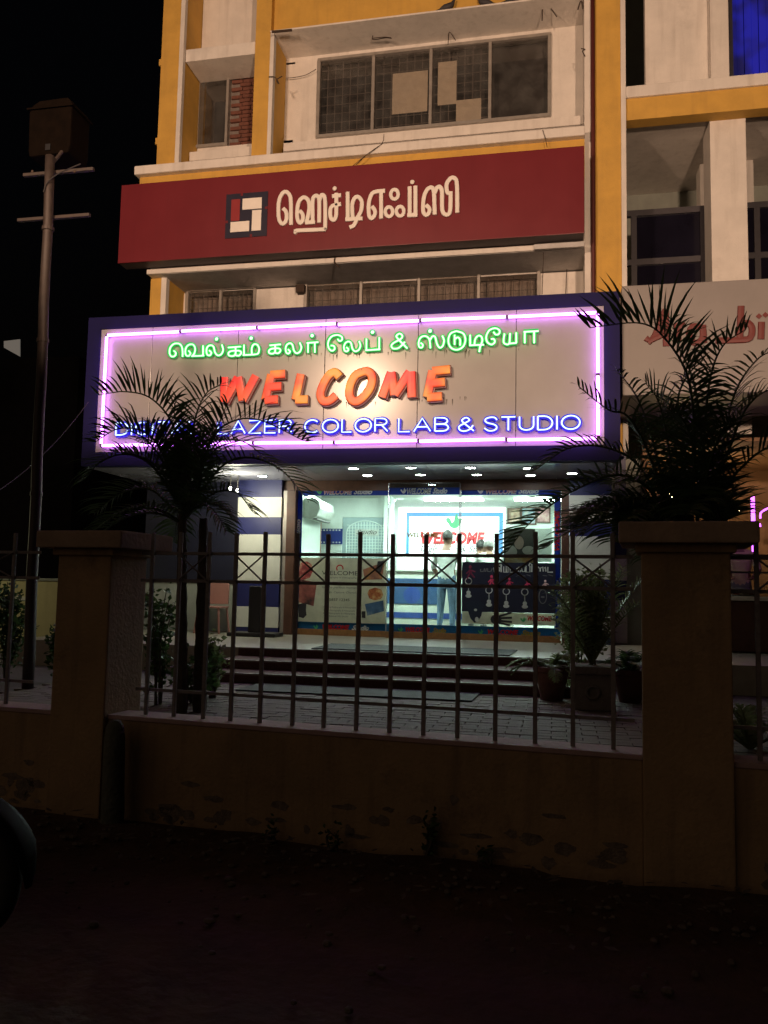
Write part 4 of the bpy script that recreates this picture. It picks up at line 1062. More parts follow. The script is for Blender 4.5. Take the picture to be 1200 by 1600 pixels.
lettering('lettering', 'WELCOME', UX(657, 845, YQ), UX(758, 845, YQ), UZ(700, 849, YQ), YQ-.014, M['lb_red'], bsn, h=.24, offset=.05, shear=.2)
lettering('lettering', 'Digital Lab & Studio', UX(657, 860, YQ), UX(768, 860, YQ), UZ(700, 862, YQ), YQ-.014, M['lb_black'], bsn, h=.12, shear=.3)
# counter
YC = 15.0
ct = thing('shop_counter', (UX(660, 950, YC), YC, PZ), 'white shop counter with blue front panel and blue stripe', 'counter')
k0, k1 = UX(603, 940, YC), UX(800, 940, YC)
def zq(py): return UZ(650, py, YC)
M['cwhite'] = mat('counter_white', (.62,.66,.58), .4, .06); M['cblue'] = mat('counter_blue', (.02,.05,.22), .4, .1)
M['cpanel'] = mat('counter_slate', (.03,.07,.16), .4, .15)
mb = MB(); mb.box(k0, k1, YC, YC+.6, PZ+.12, zq(893)); mb.build('body', M['cwhite'], ct, bev=.01)
mb = MB(); mb.box(k0-.03, k1+.03, YC-.05, YC+.65, zq(893), zq(889)); mb.build('top', M['cwhite'], ct, bev=.008)
mb = MB(); mb.box(k0+.01, UX(690, 940, YC), YC-.012, YC-.002, zq(944), zq(904)); mb.build('front_panel', M['cpanel'], ct)
mb = MB(); mb.box(k0+.01, k1-.01, YC-.012, YC-.002, zq(966), zq(957)); mb.build('stripe', M['cblue'], ct)
mb = MB(); mb.box(k0+.05, k1-.05, YC+.05, YC+.55, PZ, PZ+.12); mb.build('plinth', M['wood'], ct)
mb = MB(); mb.ball((UX(644, 925, YC), YC-.014, zq(930)), .16, .004, .15, 16, 8); mb.build('arch_emblem', M['cblue'], ct)

for i, (a, b, c, d) in enumerate(((795, 796, 812, 816), (816, 794, 836, 818), (840, 795, 858, 815))):
    o = flat('wall_picture', a, b, c, d, YB-.04, photo_print('framed_photo%d' % i, (((.10,.06,.05), (.4,.25,.16), (.6,.55,.45)), ((.05,.09,.14), (.22,.30,.34), (.55,.5,.45)), ((.12,.03,.05), (.45,.2,.2), (.6,.5,.4)))[i], 7), ['small', 'larger', 'rightmost'][i]+' framed photo high on the back wall right of the lit sign', 'picture', 'framed photos on the back wall')
    q = o.location; mb = MB(); bb = [v.co for v in o.data.vertices]; w = max(v.x for v in bb); h = max(v.z for v in bb)
    for r in ((-w-.03, -w, -.03, h+.03), (w, w+.03, -.03, h+.03), (-w, w, -.03, 0), (-w, w, h, h+.03)): mb.box(q.x+r[0], q.x+r[1], YB-.06, YB-.02, q.z+r[2], q.z+r[3])
    mb.build('frame', M['wood'], o)
# --- posters on the glass
YPo = YG-.03
def rect(mb, a, b, c, d, Y, th=.002): return mb.box(UX(a, (b+d)/2, Y), UX(c, (b+d)/2, Y), Y-th, Y, UZ((a+c)/2, d, Y), UZ((a+c)/2, b, Y))
po = thing('white_poster', (UX(536, 975, YPo), YPo, UZ(536, 975, YPo)), 'cream WELCOME poster with food and landscape photos on the left glass panel', 'poster')
mb = MB(); rect(mb, 467, 872, 603, 973, YPo); mb.build('sheet', M['poster'], po)
def quadpic(pts, Y, m, nm='photo_print'):
    mb = MB(); mb.add([U(a, b, Y) for a, b in pts], [tuple(range(len(pts)))]); mb.build(nm, m, po)
YQ1 = YPo-.004
M['pic1'] = photo_print('pic_red_flowers', ((.10,.02,.02), (.28,.05,.05), (.5,.3,.2)), 14)
M['pic2'] = photo_print('pic_dark_food', ((.02,.015,.015), (.20,.06,.05), (.36,.14,.10)), 6)
M['pic3'] = photo_print('pic_brown', ((.16,.08,.05), (.30,.13,.08), (.36,.2,.06)), 9)
M['pic4'] = photo_print('pic_bowl', ((.10,.03,.02), (.35,.10,.03), (.55,.35,.15)), 16)
M['pic5'] = photo_print('pic_hills', ((.02,.05,.10), (.05,.12,.22), (.30,.38,.42)), 5)
quadpic([(467,887),(470,879),(480,877),(487,882),(489,892),(484,903),(474,906),(467,905)], YQ1, M['pic1'])
quadpic([(467,905),(495,910),(490,947),(467,941)], YQ1, M['pic2'])
quadpic([(567,890),(592,881),(601,878),(597,905),(570,906)], YQ1, M['pic3'])
quadpic([(590,877),(601,876),(594,897),(588,892)], YQ1-.001, M['print_black'], 'lens_print')
quadpic([(574,927),(577,921),(586,918),(596,921),(599,930),(595,936),(585,938),(577,935)], YQ1, M['pic4'])
quadpic([(570,944),(599,938),(600,955),(574,962)], YQ1, M['pic5'])
quadpic([(466,944),(479,941),(478,953),(479,961),(474,966),(467,964)], YQ1, M['print_black'], 'camera_print')
quadpic([(565,955),(571,955),(571,966),(565,965)], YQ1, M['print_black'], 'lens_print')
for i, (tx, a, b, z, h, mm) in enumerate((('WELCOME', 503, 559, 898.5, .064, 'print_black'), ('Photography & Videography', 506, 557, 903.5, .022, 'print_grey'), ('for the perfect moment', 503, 561, 919.5, .034, 'print_grey'), ('Smile. Capture. Cherish.', 508, 557, 927, .032, 'print_grey'), ('95857 12345', 511, 546, 939, .040, 'print_black'),
    ('Wedding Photography & Videography', 505, 556, 950, .022, 'print_grey'), ('Candid Photography & Videography', 505, 555, 955, .022, 'print_grey'), ('Baby Photography & Videography', 505, 555, 959.5, .022, 'print_grey'), ('Outdoor HD Shoots', 513, 544, 964, .022, 'print_grey'))):
    lettering('lettering', tx, UX(a, z, YQ1), UX(b, z, YQ1), UZ((a+b)/2, z, YQ1), YQ1, M[mm], po, h=h, extrude=.001, shear=.3 if i in (2, 3) else 0)
mb = MB(); mb.tube([U(531+5*cos(R_(q)), 888-5*sin(R_(q)), YQ1) for q in range(-20, 221, 20)], .010, 5, prof=(1, .2), up=(0, 1, 0)); mb.build('ring_emblem', M['print_red'], po)
# key ring poster
kp = thing('keyring_poster', (UX(793, 985, YPo), YPo, UZ(793, 985, YPo)), 'dark poster with keyrings and red figures on the right glass panel', 'poster')
mb = MB(); rect(mb, 722, 879, 868, 957, YPo); mb.build('sheet', M['poster_dark'], kp)
mb = MB(); rect(mb, 722, 957.4, 868, 976, YPo); mb.build('lower_strip', M['poster'], kp)
KT = [  # Tamil headline strokes in photo pixels
 [(772,887),(772,893),(779,893)], [(780,893),(781,888),(777,885),(775,888)],
 [(783,882),(783,894)], [(779,883),(783,882),(784,885)], [(787,885),(787,894),(794,894),(794,886),(791,885),(791,894)], [(797,886),(797,894),(804,894)], [(806,894),(808,888)],
 [(810,893),(808,889),(811,886),(815,888),(816,893),(820,893),(821,886)], [(812,894),(814,891)],
 [(822,884),(822,894),(828,894),(828,884)], [(826,884),(828,880),(831,882),(831,894)],
 [(840,893),(838,889),(841,886),(844,889),(844,893)], [(844,888),(848,886),(849,893)], [(850,888),(852,886),(853,893)], [(856,886),(856,894),(864,894)],
]
mb = MB()
for i, s in enumerate(KT): mb.tube([U(a, b, YQ1-.0003*(i % 4)) for a, b in s], .010, 6, prof=(1, .15), up=(0, 1, 0))
mb.build('lettering', M['print_white'], kp)
mb = MB()
for i, s in enumerate([[(751,889),(751,893),(755,893)], [(757,888),(756,893),(759,893),(760,888)], [(762,888),(762,893),(766,893)], [(767,893),(769,888),(771,891)], [(806,901),(812,898)], [(815,900),(821,900)], [(823,898),(829,900)], [(848,899),(855,900)], [(857,898),(864,900)]]):
    mb.tube([U(a, b, YQ1-.0003*(i % 4)) for a, b in s], .006, 5, prof=(1, .15), up=(0, 1, 0))
mb.build('lettering', M['print_grey'], kp)
def figure(px, py, s, m):
    mb = MB(); mb.ball(U(px, py, YQ1), .020*s, .002, .022*s, 10, 6)
    for seg, r in ((((0, 3), (0, 8)), .020), (((-1, 4), (-5, 8)), .008), (((1, 4), (6, 6)), .008), (((-1, 8), (-4, 14)), .010), (((1, 8), (5, 13)), .010)):
        mb.tube([U(px+a*s, py+b*s, YQ1-.0005) for a, b in seg], r*s, 5, prof=(1, .15), up=(0, 1, 0))
    mb.build('figure_print', m, kp)
M['print_dimred'] = mat('dim_red_print', (.16,.015,.05), .5, .1)
figure(735, 886, 1.3, M['print_dimred']); figure(768, 901, 1.1, M['print_pink']); figure(796, 905, 1.0, M['print_pink']); figure(824, 908, .9, M['print_pink']); figure(852, 908, .9, mat('pale_pink_print', (.65,.42,.42), .5, .05))
for (px, py, hook) in ((732, 908, 0), (764, 922, 1), (791, 924, 2), (820, 925, 3), (848, 932, 4)):
    mb = MB()
    rx_, ry_ = (6, 11) if hook == 4 else (5, 5)
    mb.tube([U(px+rx_*cos(q*pi/8), py+ry_*sin(q*pi/8), YQ1) for q in range(16)], .007, 5, closed=True, prof=(1, .15), up=(0, 1, 0))
    if hook < 4:
        mb.tube([U(px, py+6, YQ1), U(px, py+14, YQ1)], .006, 5, prof=(1, .15), up=(0, 1, 0))
        mb.ball(U(px, py+18, YQ1), .034, .002, .034, 8, 5); mb.ball(U(px, py+23, YQ1-.001), .048, .002, .03, 8, 5)
    else: mb.ball(U(px, py+1, YQ1), .03, .002, .015, 8, 5)
    mb.build('keyring_print', M['print_grey' if hook == 4 else 'print_white'], kp)
mb = MB(); mb.prism([(U(a, b, YQ1).x, U(a, b, YQ1).z) for a, b in ((727,942),(735,938),(748,938),(756,944),(752,962),(746,972),(741,973),(735,966))], YQ1-.001, YQ1); mb.build('pendant_print', mat('pendant', (.012,.02,.04), .4, .1), kp)
mb = MB(); mb.ball(U(745, 968, YQ1-.002), .03, .002, .04, 8, 5); mb.ball(U(743, 953, YQ1-.002), .025, .002, .02, 8, 5); mb.build('keyring_print', M['print_white'], kp)
mb = MB(); mb.ball(U(775, 968, YQ1), .085, .002, .075, 12, 6)
for a, b in (((780, 963), (799, 957)), ((781, 966), (800, 965)), ((781, 970), (800, 972)), ((779, 973), (797, 977))): mb.tube([U(*a, YQ1-.0006), U(*b, YQ1-.0006)], .016, 6, prof=(1, .1), up=(0, 1, 0))
mb.build('hand_print', M['print_black'], kp)
lettering('lettering', 'WELCOME', UX(824, 965, YQ1), UX(862, 965, YQ1), UZ(840, 970, YQ1), YQ1, M['print_red'], kp, h=.075, offset=.04, shear=.2, extrude=.001)
bird(UX(813, 965, YQ1), UZ(817, 972, YQ1), .09, YQ1-.001, M['print_green'], kp)
# portrait poster hanging behind the right glass
M['pic6'] = photo_print('pic_cloth', ((.50,.20,.06), (.62,.40,.15), (.72,.62,.40)), 9)
pp = thing('portrait_poster', (UX(812, 880, 13.3), 13.3, UZ(812, 880, 13.3)), 'portrait poster with a pale face on dark ground behind the right glass panel', 'poster')
mb = MB(); rect(mb, 787, 826, 836, 880, 13.3); mb.build('sheet', mat('portrait_ground', (.05,.06,.05), .5, .4, 5), pp)
mb = MB(); mb.ball(U(811, 848, 13.29), .075, .003, .105, 14, 8); mb.build('face_print', mat('pale_skin_print', (.60,.48,.40), .5, .08), pp)
mb = MB(); mb.ball(U(826, 860, 13.295), .10, .003, .07, 14, 8); mb.ball(U(798, 862, 13.293), .10, .003, .10, 14, 8); mb.build('veil_print', mat('veil_print', (.62,.62,.56), .5, .1), pp)
mb = MB(); rect(mb, 789, 869, 834, 880, 13.290); mb.build('cloth_print', M['pic6'], pp)
M['greyboard'] = mat('grey_display', (.30,.33,.30), .6, .1)
flat('display_board', 836, 826, 862, 878, 14.0, M['greyboard'], 'plain grey display board behind the right end of the glass', 'board')

# ================================================================== PEOPLE
def person(name, label, joints, edges, base, mats, hair, hair_mat, rz=0, hairscale=(1, 1, 1)):
    """joints: name -> (x,y,z,r); edges: (a,b,material index). One skin surface."""
    t = thing(name, base, label, 'person', None, rz)
    names = list(joints); idx = {n: i for i, n in enumerate(names)}
    me = bpy.data.meshes.new('body'); me.from_pydata([joints[n][:3] for n in names], [(idx[a], idx[b]) for a, b, _ in edges], [])
    o = bpy.data.objects.new('body', me); COL.objects.link(o)
    md = o.modifiers.new('skin', 'SKIN'); md.use_smooth_shade = True
    sv = me.skin_vertices[0].data
    for n in names:
        r = joints[n][3]; rr = r if isinstance(r, tuple) else (r, r)
        sv[idx[n]].radius = rr; sv[idx[n]].use_root = (n == 'pelvis')
    sb = o.modifiers.new('sub', 'SUBSURF'); sb.levels = 2; sb.render_levels = 2
    bpy.context.view_layer.update()
    dg = bpy.context.evaluated_depsgraph_get()
    em = bpy.data.meshes.new_from_object(o.evaluated_get(dg))
    bpy.data.objects.remove(o)
    em.materials.clear()
    for m in mats: em.materials.append(m)
    segs = [(Vector(joints[a][:3]), Vector(joints[b][:3]), k) for a, b, k in edges]
    for p in em.polygons:
        c = p.center; best = (9, 0)
        for a, b, k in segs:
            d = b-a; tt = max(0, min(1, (c-a).dot(d)/max(d.length_squared, 1e-9))); e = (c-a-d*tt).length
            if e < best[0]: best = (e, k)
        p.material_index = best[1]; p.use_smooth = True
    bo = bpy.data.objects.new('body', em); COL.objects.link(bo); bo.parent = t; WM[bo] = WM[t].copy()
    hx, hy, hz = joints['head'][:3]
    hm = MB(WM[t])
    n, m = 16, 10; vs = []; fs = []
    sx, sy, sz = .088*hairscale[0], .104*hairscale[1], .118*hairscale[2]
    for i in range(m+1):
        th = pi/2-(pi*.56)*i/m
        for j in range(n):
            q = 2*pi*j/n; w = 1+.06*mnz.noise(Vector((cos(q)*3, sin(q)*3, th*4)))
            zlow = sz*sin(th)
            if sin(q)*1 > .35 and th < .25: w *= .80         # open at the face side (+y)
            vs.append((hx+sx*cos(th)*cos(q)*w, hy-.012+sy*cos(th)*sin(q)*w, hz+.025+zlow*w))
    for i in range(m):
        for j in range(n): fs.append((i*n+j, (i+1)*n+j, (i+1)*n+(j+1) % n, i*n+(j+1) % n))
    hm.add(vs, fs); hm.build('hair', hair_mat, t, smooth=True)
    return t
def hand(J, E, wrist, dirv, side, k):
    """palm and five fingers rooted at a wrist joint"""
    w = Vector(J[wrist][:3]); d = Vector(dirv).normalized(); s = Vector(side).normalized(); n = d.cross(s)
    pm_ = wrist+'_palm'; J[pm_] = (*(w+d*.06), .026); E.append((wrist, pm_, k))
    for i, (off, L) in enumerate(((-.026, .060), (-.009, .072), (.009, .068), (.026, .052))):
        a = f'{wrist}_f{i}a'; b = f'{wrist}_f{i}b'
        J[a] = (*(w+d*.10+s*off), .009); J[b] = (*(w+d*(.10+L)+s*off+n*.015), .008); E += [(pm_, a, k), (a, b, k)]
    J[wrist+'_t'] = (*(w+d*.065+s*-.045+n*.01), .010); E.append((pm_, wrist+'_t', k))
# man standing with his back to the street
def standing():
    J = {'pelvis': (0,0,.94,(.155,.115)), 'waist': (0,0,1.06,(.150,.110)), 'chest': (0,.01,1.26,(.180,.125)), 'upper': (0,.0,1.40,(.150,.105)), 'neck': (0,.015,1.50,.060), 'chin': (0,.04,1.57,.066), 'head': (0,.035,1.65,(.080,.092)), 'crown': (0,.03,1.72,.062), 'nose': (0,.135,1.625,.014)}
    E = [('pelvis','waist',0), ('waist','chest',0), ('chest','upper',0), ('upper','neck',2), ('neck','chin',2), ('chin','head',2), ('head','crown',2), ('head','nose',2)]
    for s, nm in ((-1, 'l'), (1, 'r')):
        J.update({nm+'sh': (s*.185,0,1.40,.075), nm+'el': (s*.255,.03,1.14,.056), nm+'wr': (s*.200,.20,.99,.032), nm+'hip': (s*.085,0,.86,.098), nm+'kn': (s*.105,.02,.48,.068), nm+'an': (s*.115,-.02,.09,.046), nm+'toe': (s*.135,.16,.035,.036), nm+'ear': (s*.088,.03,1.64,.016)})
        E += [('upper',nm+'sh',0), (nm+'sh',nm+'el',0), (nm+'el',nm+'wr',2), ('pelvis',nm+'hip',1), (nm+'hip',nm+'kn',1), (nm+'kn',nm+'an',1), (nm+'an',nm+'toe',3), ('head',nm+'ear',2)]
        hand(J, E, nm+'wr', (-s*.5, .8, -.2), (0, .2, 1), 2)
    p = U(697, 985, 14.25)
    person('person', 'person in white shirt and blue jeans standing with back to street inside the shop', J, E, Vector((p.x, 14.25, PZ)), [M['shirt'], M['jeans'], M['skin'], M['black']], None, M['hair'], rz=R_(-8), hairscale=(1.05, 1.05, 1.05))
standing()
def leaning(px, py, Y, label, hmat, rz, scale=1.0):
    J = {'pelvis': (0,0,.92,(.150,.115)), 'waist': (0,.02,1.04,(.150,.110)), 'chest': (0,.08,1.20,(.180,.125)), 'upper': (0,.13,1.31,(.150,.105)), 'neck': (0,.18,1.39,.060), 'chin': (0,.23,1.43,.066), 'head': (0,.235,1.51,(.080,.092)), 'crown': (0,.22,1.58,.062), 'nose': (0,.335,1.485,.014)}
    E = [('pelvis','waist',0), ('waist','chest',0), ('chest','upper',0), ('upper','neck',2), ('neck','chin',2), ('chin','head',2), ('head','crown',2), ('head','nose',2)]
    for s, nm in ((-1, 'l'), (1, 'r')):
        J.update({nm+'sh': (s*.185,.13,1.31,.075), nm+'el': (s*.25,.25,1.09,.056), nm+'wr': (s*.15,.45,1.06,.032), nm+'hip': (s*.085,0,.85,.098), nm+'kn': (s*.105,.02,.48,.068), nm+'an': (s*.115,-.02,.09,.046), nm+'toe': (s*.135,.16,.035,.036), nm+'ear': (s*.088,.23,1.50,.016)})
        E += [('upper',nm+'sh',0), (nm+'sh',nm+'el',0), (nm+'el',nm+'wr',2), ('pelvis',nm+'hip',1), (nm+'hip',nm+'kn',1), (nm+'kn',nm+'an',1), (nm+'an',nm+'toe',3), ('head',nm+'ear',2)]
        hand(J, E, nm+'wr', (-s*.3, .9, 0), (1, 0, 0), 2)
    p = U(px, py, Y)
    person('person', label, J, E, Vector((p.x, Y, PZ)), [M['shirt'], M['print_grey'], M['skin'], M['black']], None, hmat, rz=rz)
leaning(766, 900, 14.05, 'grey haired person in white shirt leaning on the shop counter', M['greyhair'], R_(12))
leaning(747, 900, 14.32, 'black haired person in white shirt partly behind the grey haired one', M['hair'], R_(-6))

# ================================================================== LEFT YARD
P_s = lambda name, m, label, cat, *b: [MB()]
yw = thing('yard_wall', (-9.6, 11.8, CZ), 'low pale yellow compound wall at the far left behind the shrubs', 'wall')
P_('wall_body', 'yardwall', (-14, UX(205, 960, 11.8), 11.8, 12.0, CZ-.2, 1.60), parent=yw, bev=.01)
P_('coping', 'greywall', (-14, UX(205, 960, 11.8), 11.77, 12.03, 1.60, 1.64), parent=yw, bev=.01)
P_('ledge_strip', 'stripewhite', (UX(22, 930, 11.78), UX(42, 930, 11.78), 11.785, 11.80, UZ(32, 938, 11.78), UZ(32, 932, 11.78)), parent=yw, bev=0)
sw = thing('porch_side_wall', (-5.6, 13.2, CZ), 'pale grey and navy wall left of the striped pier behind the palm trunks', 'wall')
P_('lower_wall', 'greywall', (BL+.02, plx0-.01, YF+.2, YF+.35, PZ, 1.62), parent=sw, bev=0)
M['navydark'] = mat('dark_navy_shutter', (.003,.004,.022), .6, .2, 4)
P_('upper_wall', 'navydark', (BL+.02, plx0-.01, YF+.18, YF+.35, 1.62, CEI+.5), parent=sw, bev=0)
P_('yellow_post', 'yardwall', (UX(312, 960, YF), UX(320, 960, YF), YF+.05, YF+.18, PZ, 1.60), parent=sw, bev=.01)
# twin porch bulbs
t = thing('porch_lamp', (UX(362, 768, 12.3), 12.3, 2.9), 'pair of small white bulbs left of the striped pier', 'lamp')
M['bulb'] = emit('white_bulb', (.95,1.0,.88), 30)
for px, py in ((360, 763), (371, 766)):
    c = U(px, py, 12.3); mb = MB(); mb.ball(c, .022, .022, .028, 10, 7); mb.build('bulb', M['bulb'], t, smooth=True)
    mb = MB(); mb.tube([c+Vector((0, 0, .02)), Vector((c.x, c.y, CEI))], .008, 6); mb.build('cord', M['wire'], t)
pl = bpy.data.lights.new('porch_lamp_light', 'POINT'); pl.energy = 55; pl.color = (1, .97, .72); pl.shadow_soft_size = .05
plo = bpy.data.objects.new('porch_lamp_light', pl); COL.objects.link(plo); plo.location = U(366, 772, 12.0); plo.parent = None
# pink plastic chair
def chair():
    c = U(331, 985, 12.62); x, y = c.x, 12.62
    t = thing('plastic_chair', (x, y, PZ), 'pink plastic chair beside the porch wall behind the palms', 'chair')
    mb = MB(); mb.box(x-.2, x+.2, y-.2, y+.2, PZ+.40, PZ+.43); mb.build('seat', M['pinkplastic'], t, bev=.012)
    mb = MB(); mb.prism([(x-.19, PZ+.46), (x+.19, PZ+.46), (x+.2, PZ+.78), (x+.12, PZ+.85), (x-.12, PZ+.85), (x-.2, PZ+.78)], y+.17, y+.20); mb.build('backrest', M['pinkplastic'], t, bev=.01)
    for a in (-1, 1):
        for b in (-1, 1):
            mb = MB(); mb.tube([(x+a*.21, y+b*.21, PZ), (x+a*.17, y+b*.17, PZ+.40)], .018, 6); mb.build('leg', M['pinkplastic'], t)
chair()
# far house; the light on its gable is put in as emission
fh = thing('far_house', (-24, 32, 0), 'dark distant house with one faintly glowing wall patch at the far left', 'building')
Yh = 30
M['nightwall'] = mat('dark_house_wall', (.006,.006,.007), .95, .3, 2, spec=.05)
P_('wall_body', 'nightwall', (UX(-150, 640, Yh), UX(120, 640, Yh), Yh, Yh+6, 0, UZ(40, 560, Yh)), parent=fh, bev=0)
M['wallglow'] = emit('wall_light_glow', (.75,.82,.78), .075)
mb = MB(); mb.add([U(a, b, Yh-.05) for a, b in ((6, 533), (31, 530), (31, 557), (6, 543))]+[U(a, b, Yh-.05)+Vector((0, .04, 0)) for a, b in ((6, 533), (31, 530), (31, 557), (6, 543))], [(0,1,2,3), (4,7,6,5), (0,4,5,1), (1,5,6,2), (2,6,7,3), (3,7,4,0)]); mb.build('glowing_gable', M['wallglow'], fh)

# ================================================================== RIGHT BUILDING
rb = thing('balcony_building', (4.5, 15, CZ), 'yellow and white building with deep balconies at the right edge', 'building')
XY0, XY1, XY2 = UX(930, 200, YF), UX(970, 200, YF), UX(978, 200, YF)
RX = 9.0
P_('pillar', 'yellow', (XY0, XY1, YF-.03, 15.6, 3.7, ZT), parent=rb)
P_('edge_strip', 'white', (XY1, XY2, YF-.05, YF+.35, 3.7, ZT), parent=rb)
P_('ground_wall', 'greywall', (XY0, XY2+.25, 13.5, 13.7, CZ, 3.7), parent=rb, bev=0)
bz0, bz1, bz2 = UZ(1090, 178, YF), UZ(1090, 144, YF), UZ(1090, 126, YF)
P_('beam', 'yellow', (XY2, RX, YF, YF+.25, bz0, bz1), parent=rb, bev=.008)
P_('beam_top', 'white', (XY2, RX, YF-.04, YF+.3, bz1, bz2), parent=rb, bev=.015)
P_('balcony_slab', 'white', (XY2, RX, YF+.25, 16.0, bz0+.06, bz1), parent=rb, bev=0)
P_('roof_slab', 'white', (XY0, RX, YF, 20, ZT, ZT+.2), parent=rb, bev=0)
P_('back_wall', 'greywall', (XY1+.01, RX, 15.6, 15.8, 4.0, ZT), parent=rb, bev=0)
P_('side_wall', 'greywall', (XY1-.001, XY2-.02, YF+.35, 15.59, 4.0, ZT), parent=rb, bev=0)
P_('column', 'white', (UX(1111, 320, 13.15), UX(1168, 320, 13.15), 13.15, 13.75, 4.0, bz0+.06), parent=rb, bev=.012)
P_('rear_column', 'white', (UX(1094, 290, 14.6), UX(1178, 290, 14.6), 14.6, 15.0, 6.9, bz0+.06), parent=rb, bev=.012)
P_('upper_panel', 'white', (UX(1008, 60, 13.25), UX(1111, 60, 13.25), 13.25, 13.45, bz2, ZT), parent=rb, bev=.01)
P_('upper_column', 'white', (UX(1110, 60, 13.05), UX(1139, 60, 13.05), 13.05, 13.45, bz2, ZT), parent=rb, bev=.012)
# dark glazed balcony front
gw0, gw1 = XY2+.02, RX; gY = 13.95
gzt = UZ(1050, 326, gY); gzm = UZ(1050, 403, gY)
fo = MB()
for (z0_, z1_) in ((gzt-.10, gzt), (gzm-.10, gzm), (4.8, 4.9)): fo.box(gw0, gw1, gY-.04, gY+.04, z0_, z1_)
for px in (986, 1094, 1178, 1260):
    x = UX(px, 380, gY); fo.box(x, x+.09, gY-.045, gY+.041, 4.8, gzt-.101)
gf = fo.build('window', M['frame_dark'], rb)
xs_ = [UX(p, 380, gY) for p in (986, 1094, 1178, 1260)]+[RX]
for a, b in zip(xs_, xs_[1:]):
    for (z0_, z1_) in ((4.9, gzm-.1), (gzm, gzt-.1)):
        mb = MB(); mb.box(a+.09, b, gY-.003, gY+.004, z0_, z1_); mb.build('pane', M['dark_pane'], gf)
# blue lit window upstairs
M['bluelit'] = emit('blue_lit_curtain', (.004,.004,.05), 1.0, (.01,.01,.05), (.008,.010,.26), 2.2)
bw0 = UX(1142, 60, 13.35)
P_('window', 'frame_dark', (bw0-.05, RX, 13.52, 13.56, bz2, ZT), (bw0-.05, bw0, 13.2, 13.519, bz2, ZT), (bw0, RX, 13.3, 13.4, bz2-.001, bz2+.06), parent=rb, bev=0)  # rear and side boxes added to stop the curtain's glow leaking
mb = MB()
for i in range(40):
    x = bw0+i*.11; mb.box(x, x+.10, 13.42+.03*(i % 2), 13.45+.03*(i % 2), bz2, ZT)
mb.build('blue_curtain', M['bluelit'], rb)
# white shop fascia with red lettering
RS = thing('white_fascia_sign', (4.5, 12.2, 3.9), 'pale shop fascia with red calligraphic lettering behind the right palm', 'sign')
YW = 11.32
fz1 = UZ(1085, 441, YW); fz0 = UZ(1085, 615, YW)
fx0 = UX(972, 500, YW)
M['fascia'] = mat('off_white_fascia', (.23,.21,.205), .5, .1, 2, streak=.15, grimecol=(.25,.22,.21))
P_('board', 'fascia', (fx0, RX, YW, YW+1.55, fz0, fz1), parent=RS, bev=.01)
M['redletter'] = mat('red_letter', (.13,.012,.010), .5, .1)
RL = [[(1012,535),(1022,528),(1040,484)], [(1040,484),(1041,541)], [(1019,530),(1036,522)], [(1009,528),(1016,533),(1022,526)],
      [(1058,505),(1060,535)], [(1060,512),(1070,505)], [(1096,512),(1082,510),(1077,525),(1086,536),(1098,528),(1098,508),(1100,536)],
      [(1158,478),(1156,530)], [(1156,520),(1166,504),(1175,512),(1172,528),(1156,531),(1118,532)], [(1190,503),(1189,530)]]
mb = MB()
for i, s in enumerate(RL):
    pts = [U(a, b, YW-.012-.0008*(i % 3)) for a, b in s]
    mb.tube(smooth_path(pts, 3) if len(pts) > 3 else pts, .042, 8, prof=(1, .3), up=(0, 1, 0))
for a, b in ((1186, 494), (1196, 492)):
    c = U(a, b, YW-.012); mb.add([c+Vector((-.04, 0, 0)), c+Vector((0, 0, -.04)), c+Vector((.04, 0, 0)), c+Vector((0, 0, .04))], [(0, 1, 2, 3)])
mb.build('lettering', M['redletter'], RS)

# restaurant under the fascia
rst = thing('restaurant', (4.5, 14, CZ), 'warmly lit restaurant front at right edge with purple neon', 'shop')
M['warmwall'] = mat('warm_brown_wall', (.30,.17,.09), .7, .3, 3)
P_('room', 'warmwall', (XY2+.3, RX, 16.0, 16.1, PZ, 4.6), (XY2+.3, RX, 12.9, 16, 3.85, 3.9), (XY2+.25, XY2+.3, 13.3, 16, PZ, 3.9), parent=rst, bev=0)
P_('floor', 'platform', (XY2+.3, RX, 12.0, 16, CZ, PZ), parent=rst, bev=0)
M['warmlamp'] = emit('warm_lamp', (1.0,.70,.34), 60)
for i, (px, py) in enumerate(((1150, 800), (1085, 790), (1120, 770), (1045, 775))):
    c = U(px, py, 14.6); mb = MB(); mb.ball(c, .06, .06, .06, 10, 7); o = mb.build('hanging_lamp', M['warmlamp'], rst, smooth=True)
    mb = MB(); mb.tube([c+Vector((0, 0, .05)), Vector((c.x, c.y, 3.86))], .006, 5); mb.build('cord', M['wire'], rst)
M['neon_violet'] = emit('neon_violet', (.62,.10,1.0), 5)
def vneon(pts, Y, r=.026):
    mb = MB(); mb.tube(smooth_path([U(a, b, Y) for a, b in pts], 4), r, 8); mb.build('neon_tube', M['neon_violet'], rst, smooth=True)
vneon([(1176, 776), (1178, 862)], 12.6)
vneon([(1188, 810), (1190, 800), (1210, 792), (1235, 800)], 12.7, .012)
vneon([(1187, 818), (1188, 823)], 12.7, .012)
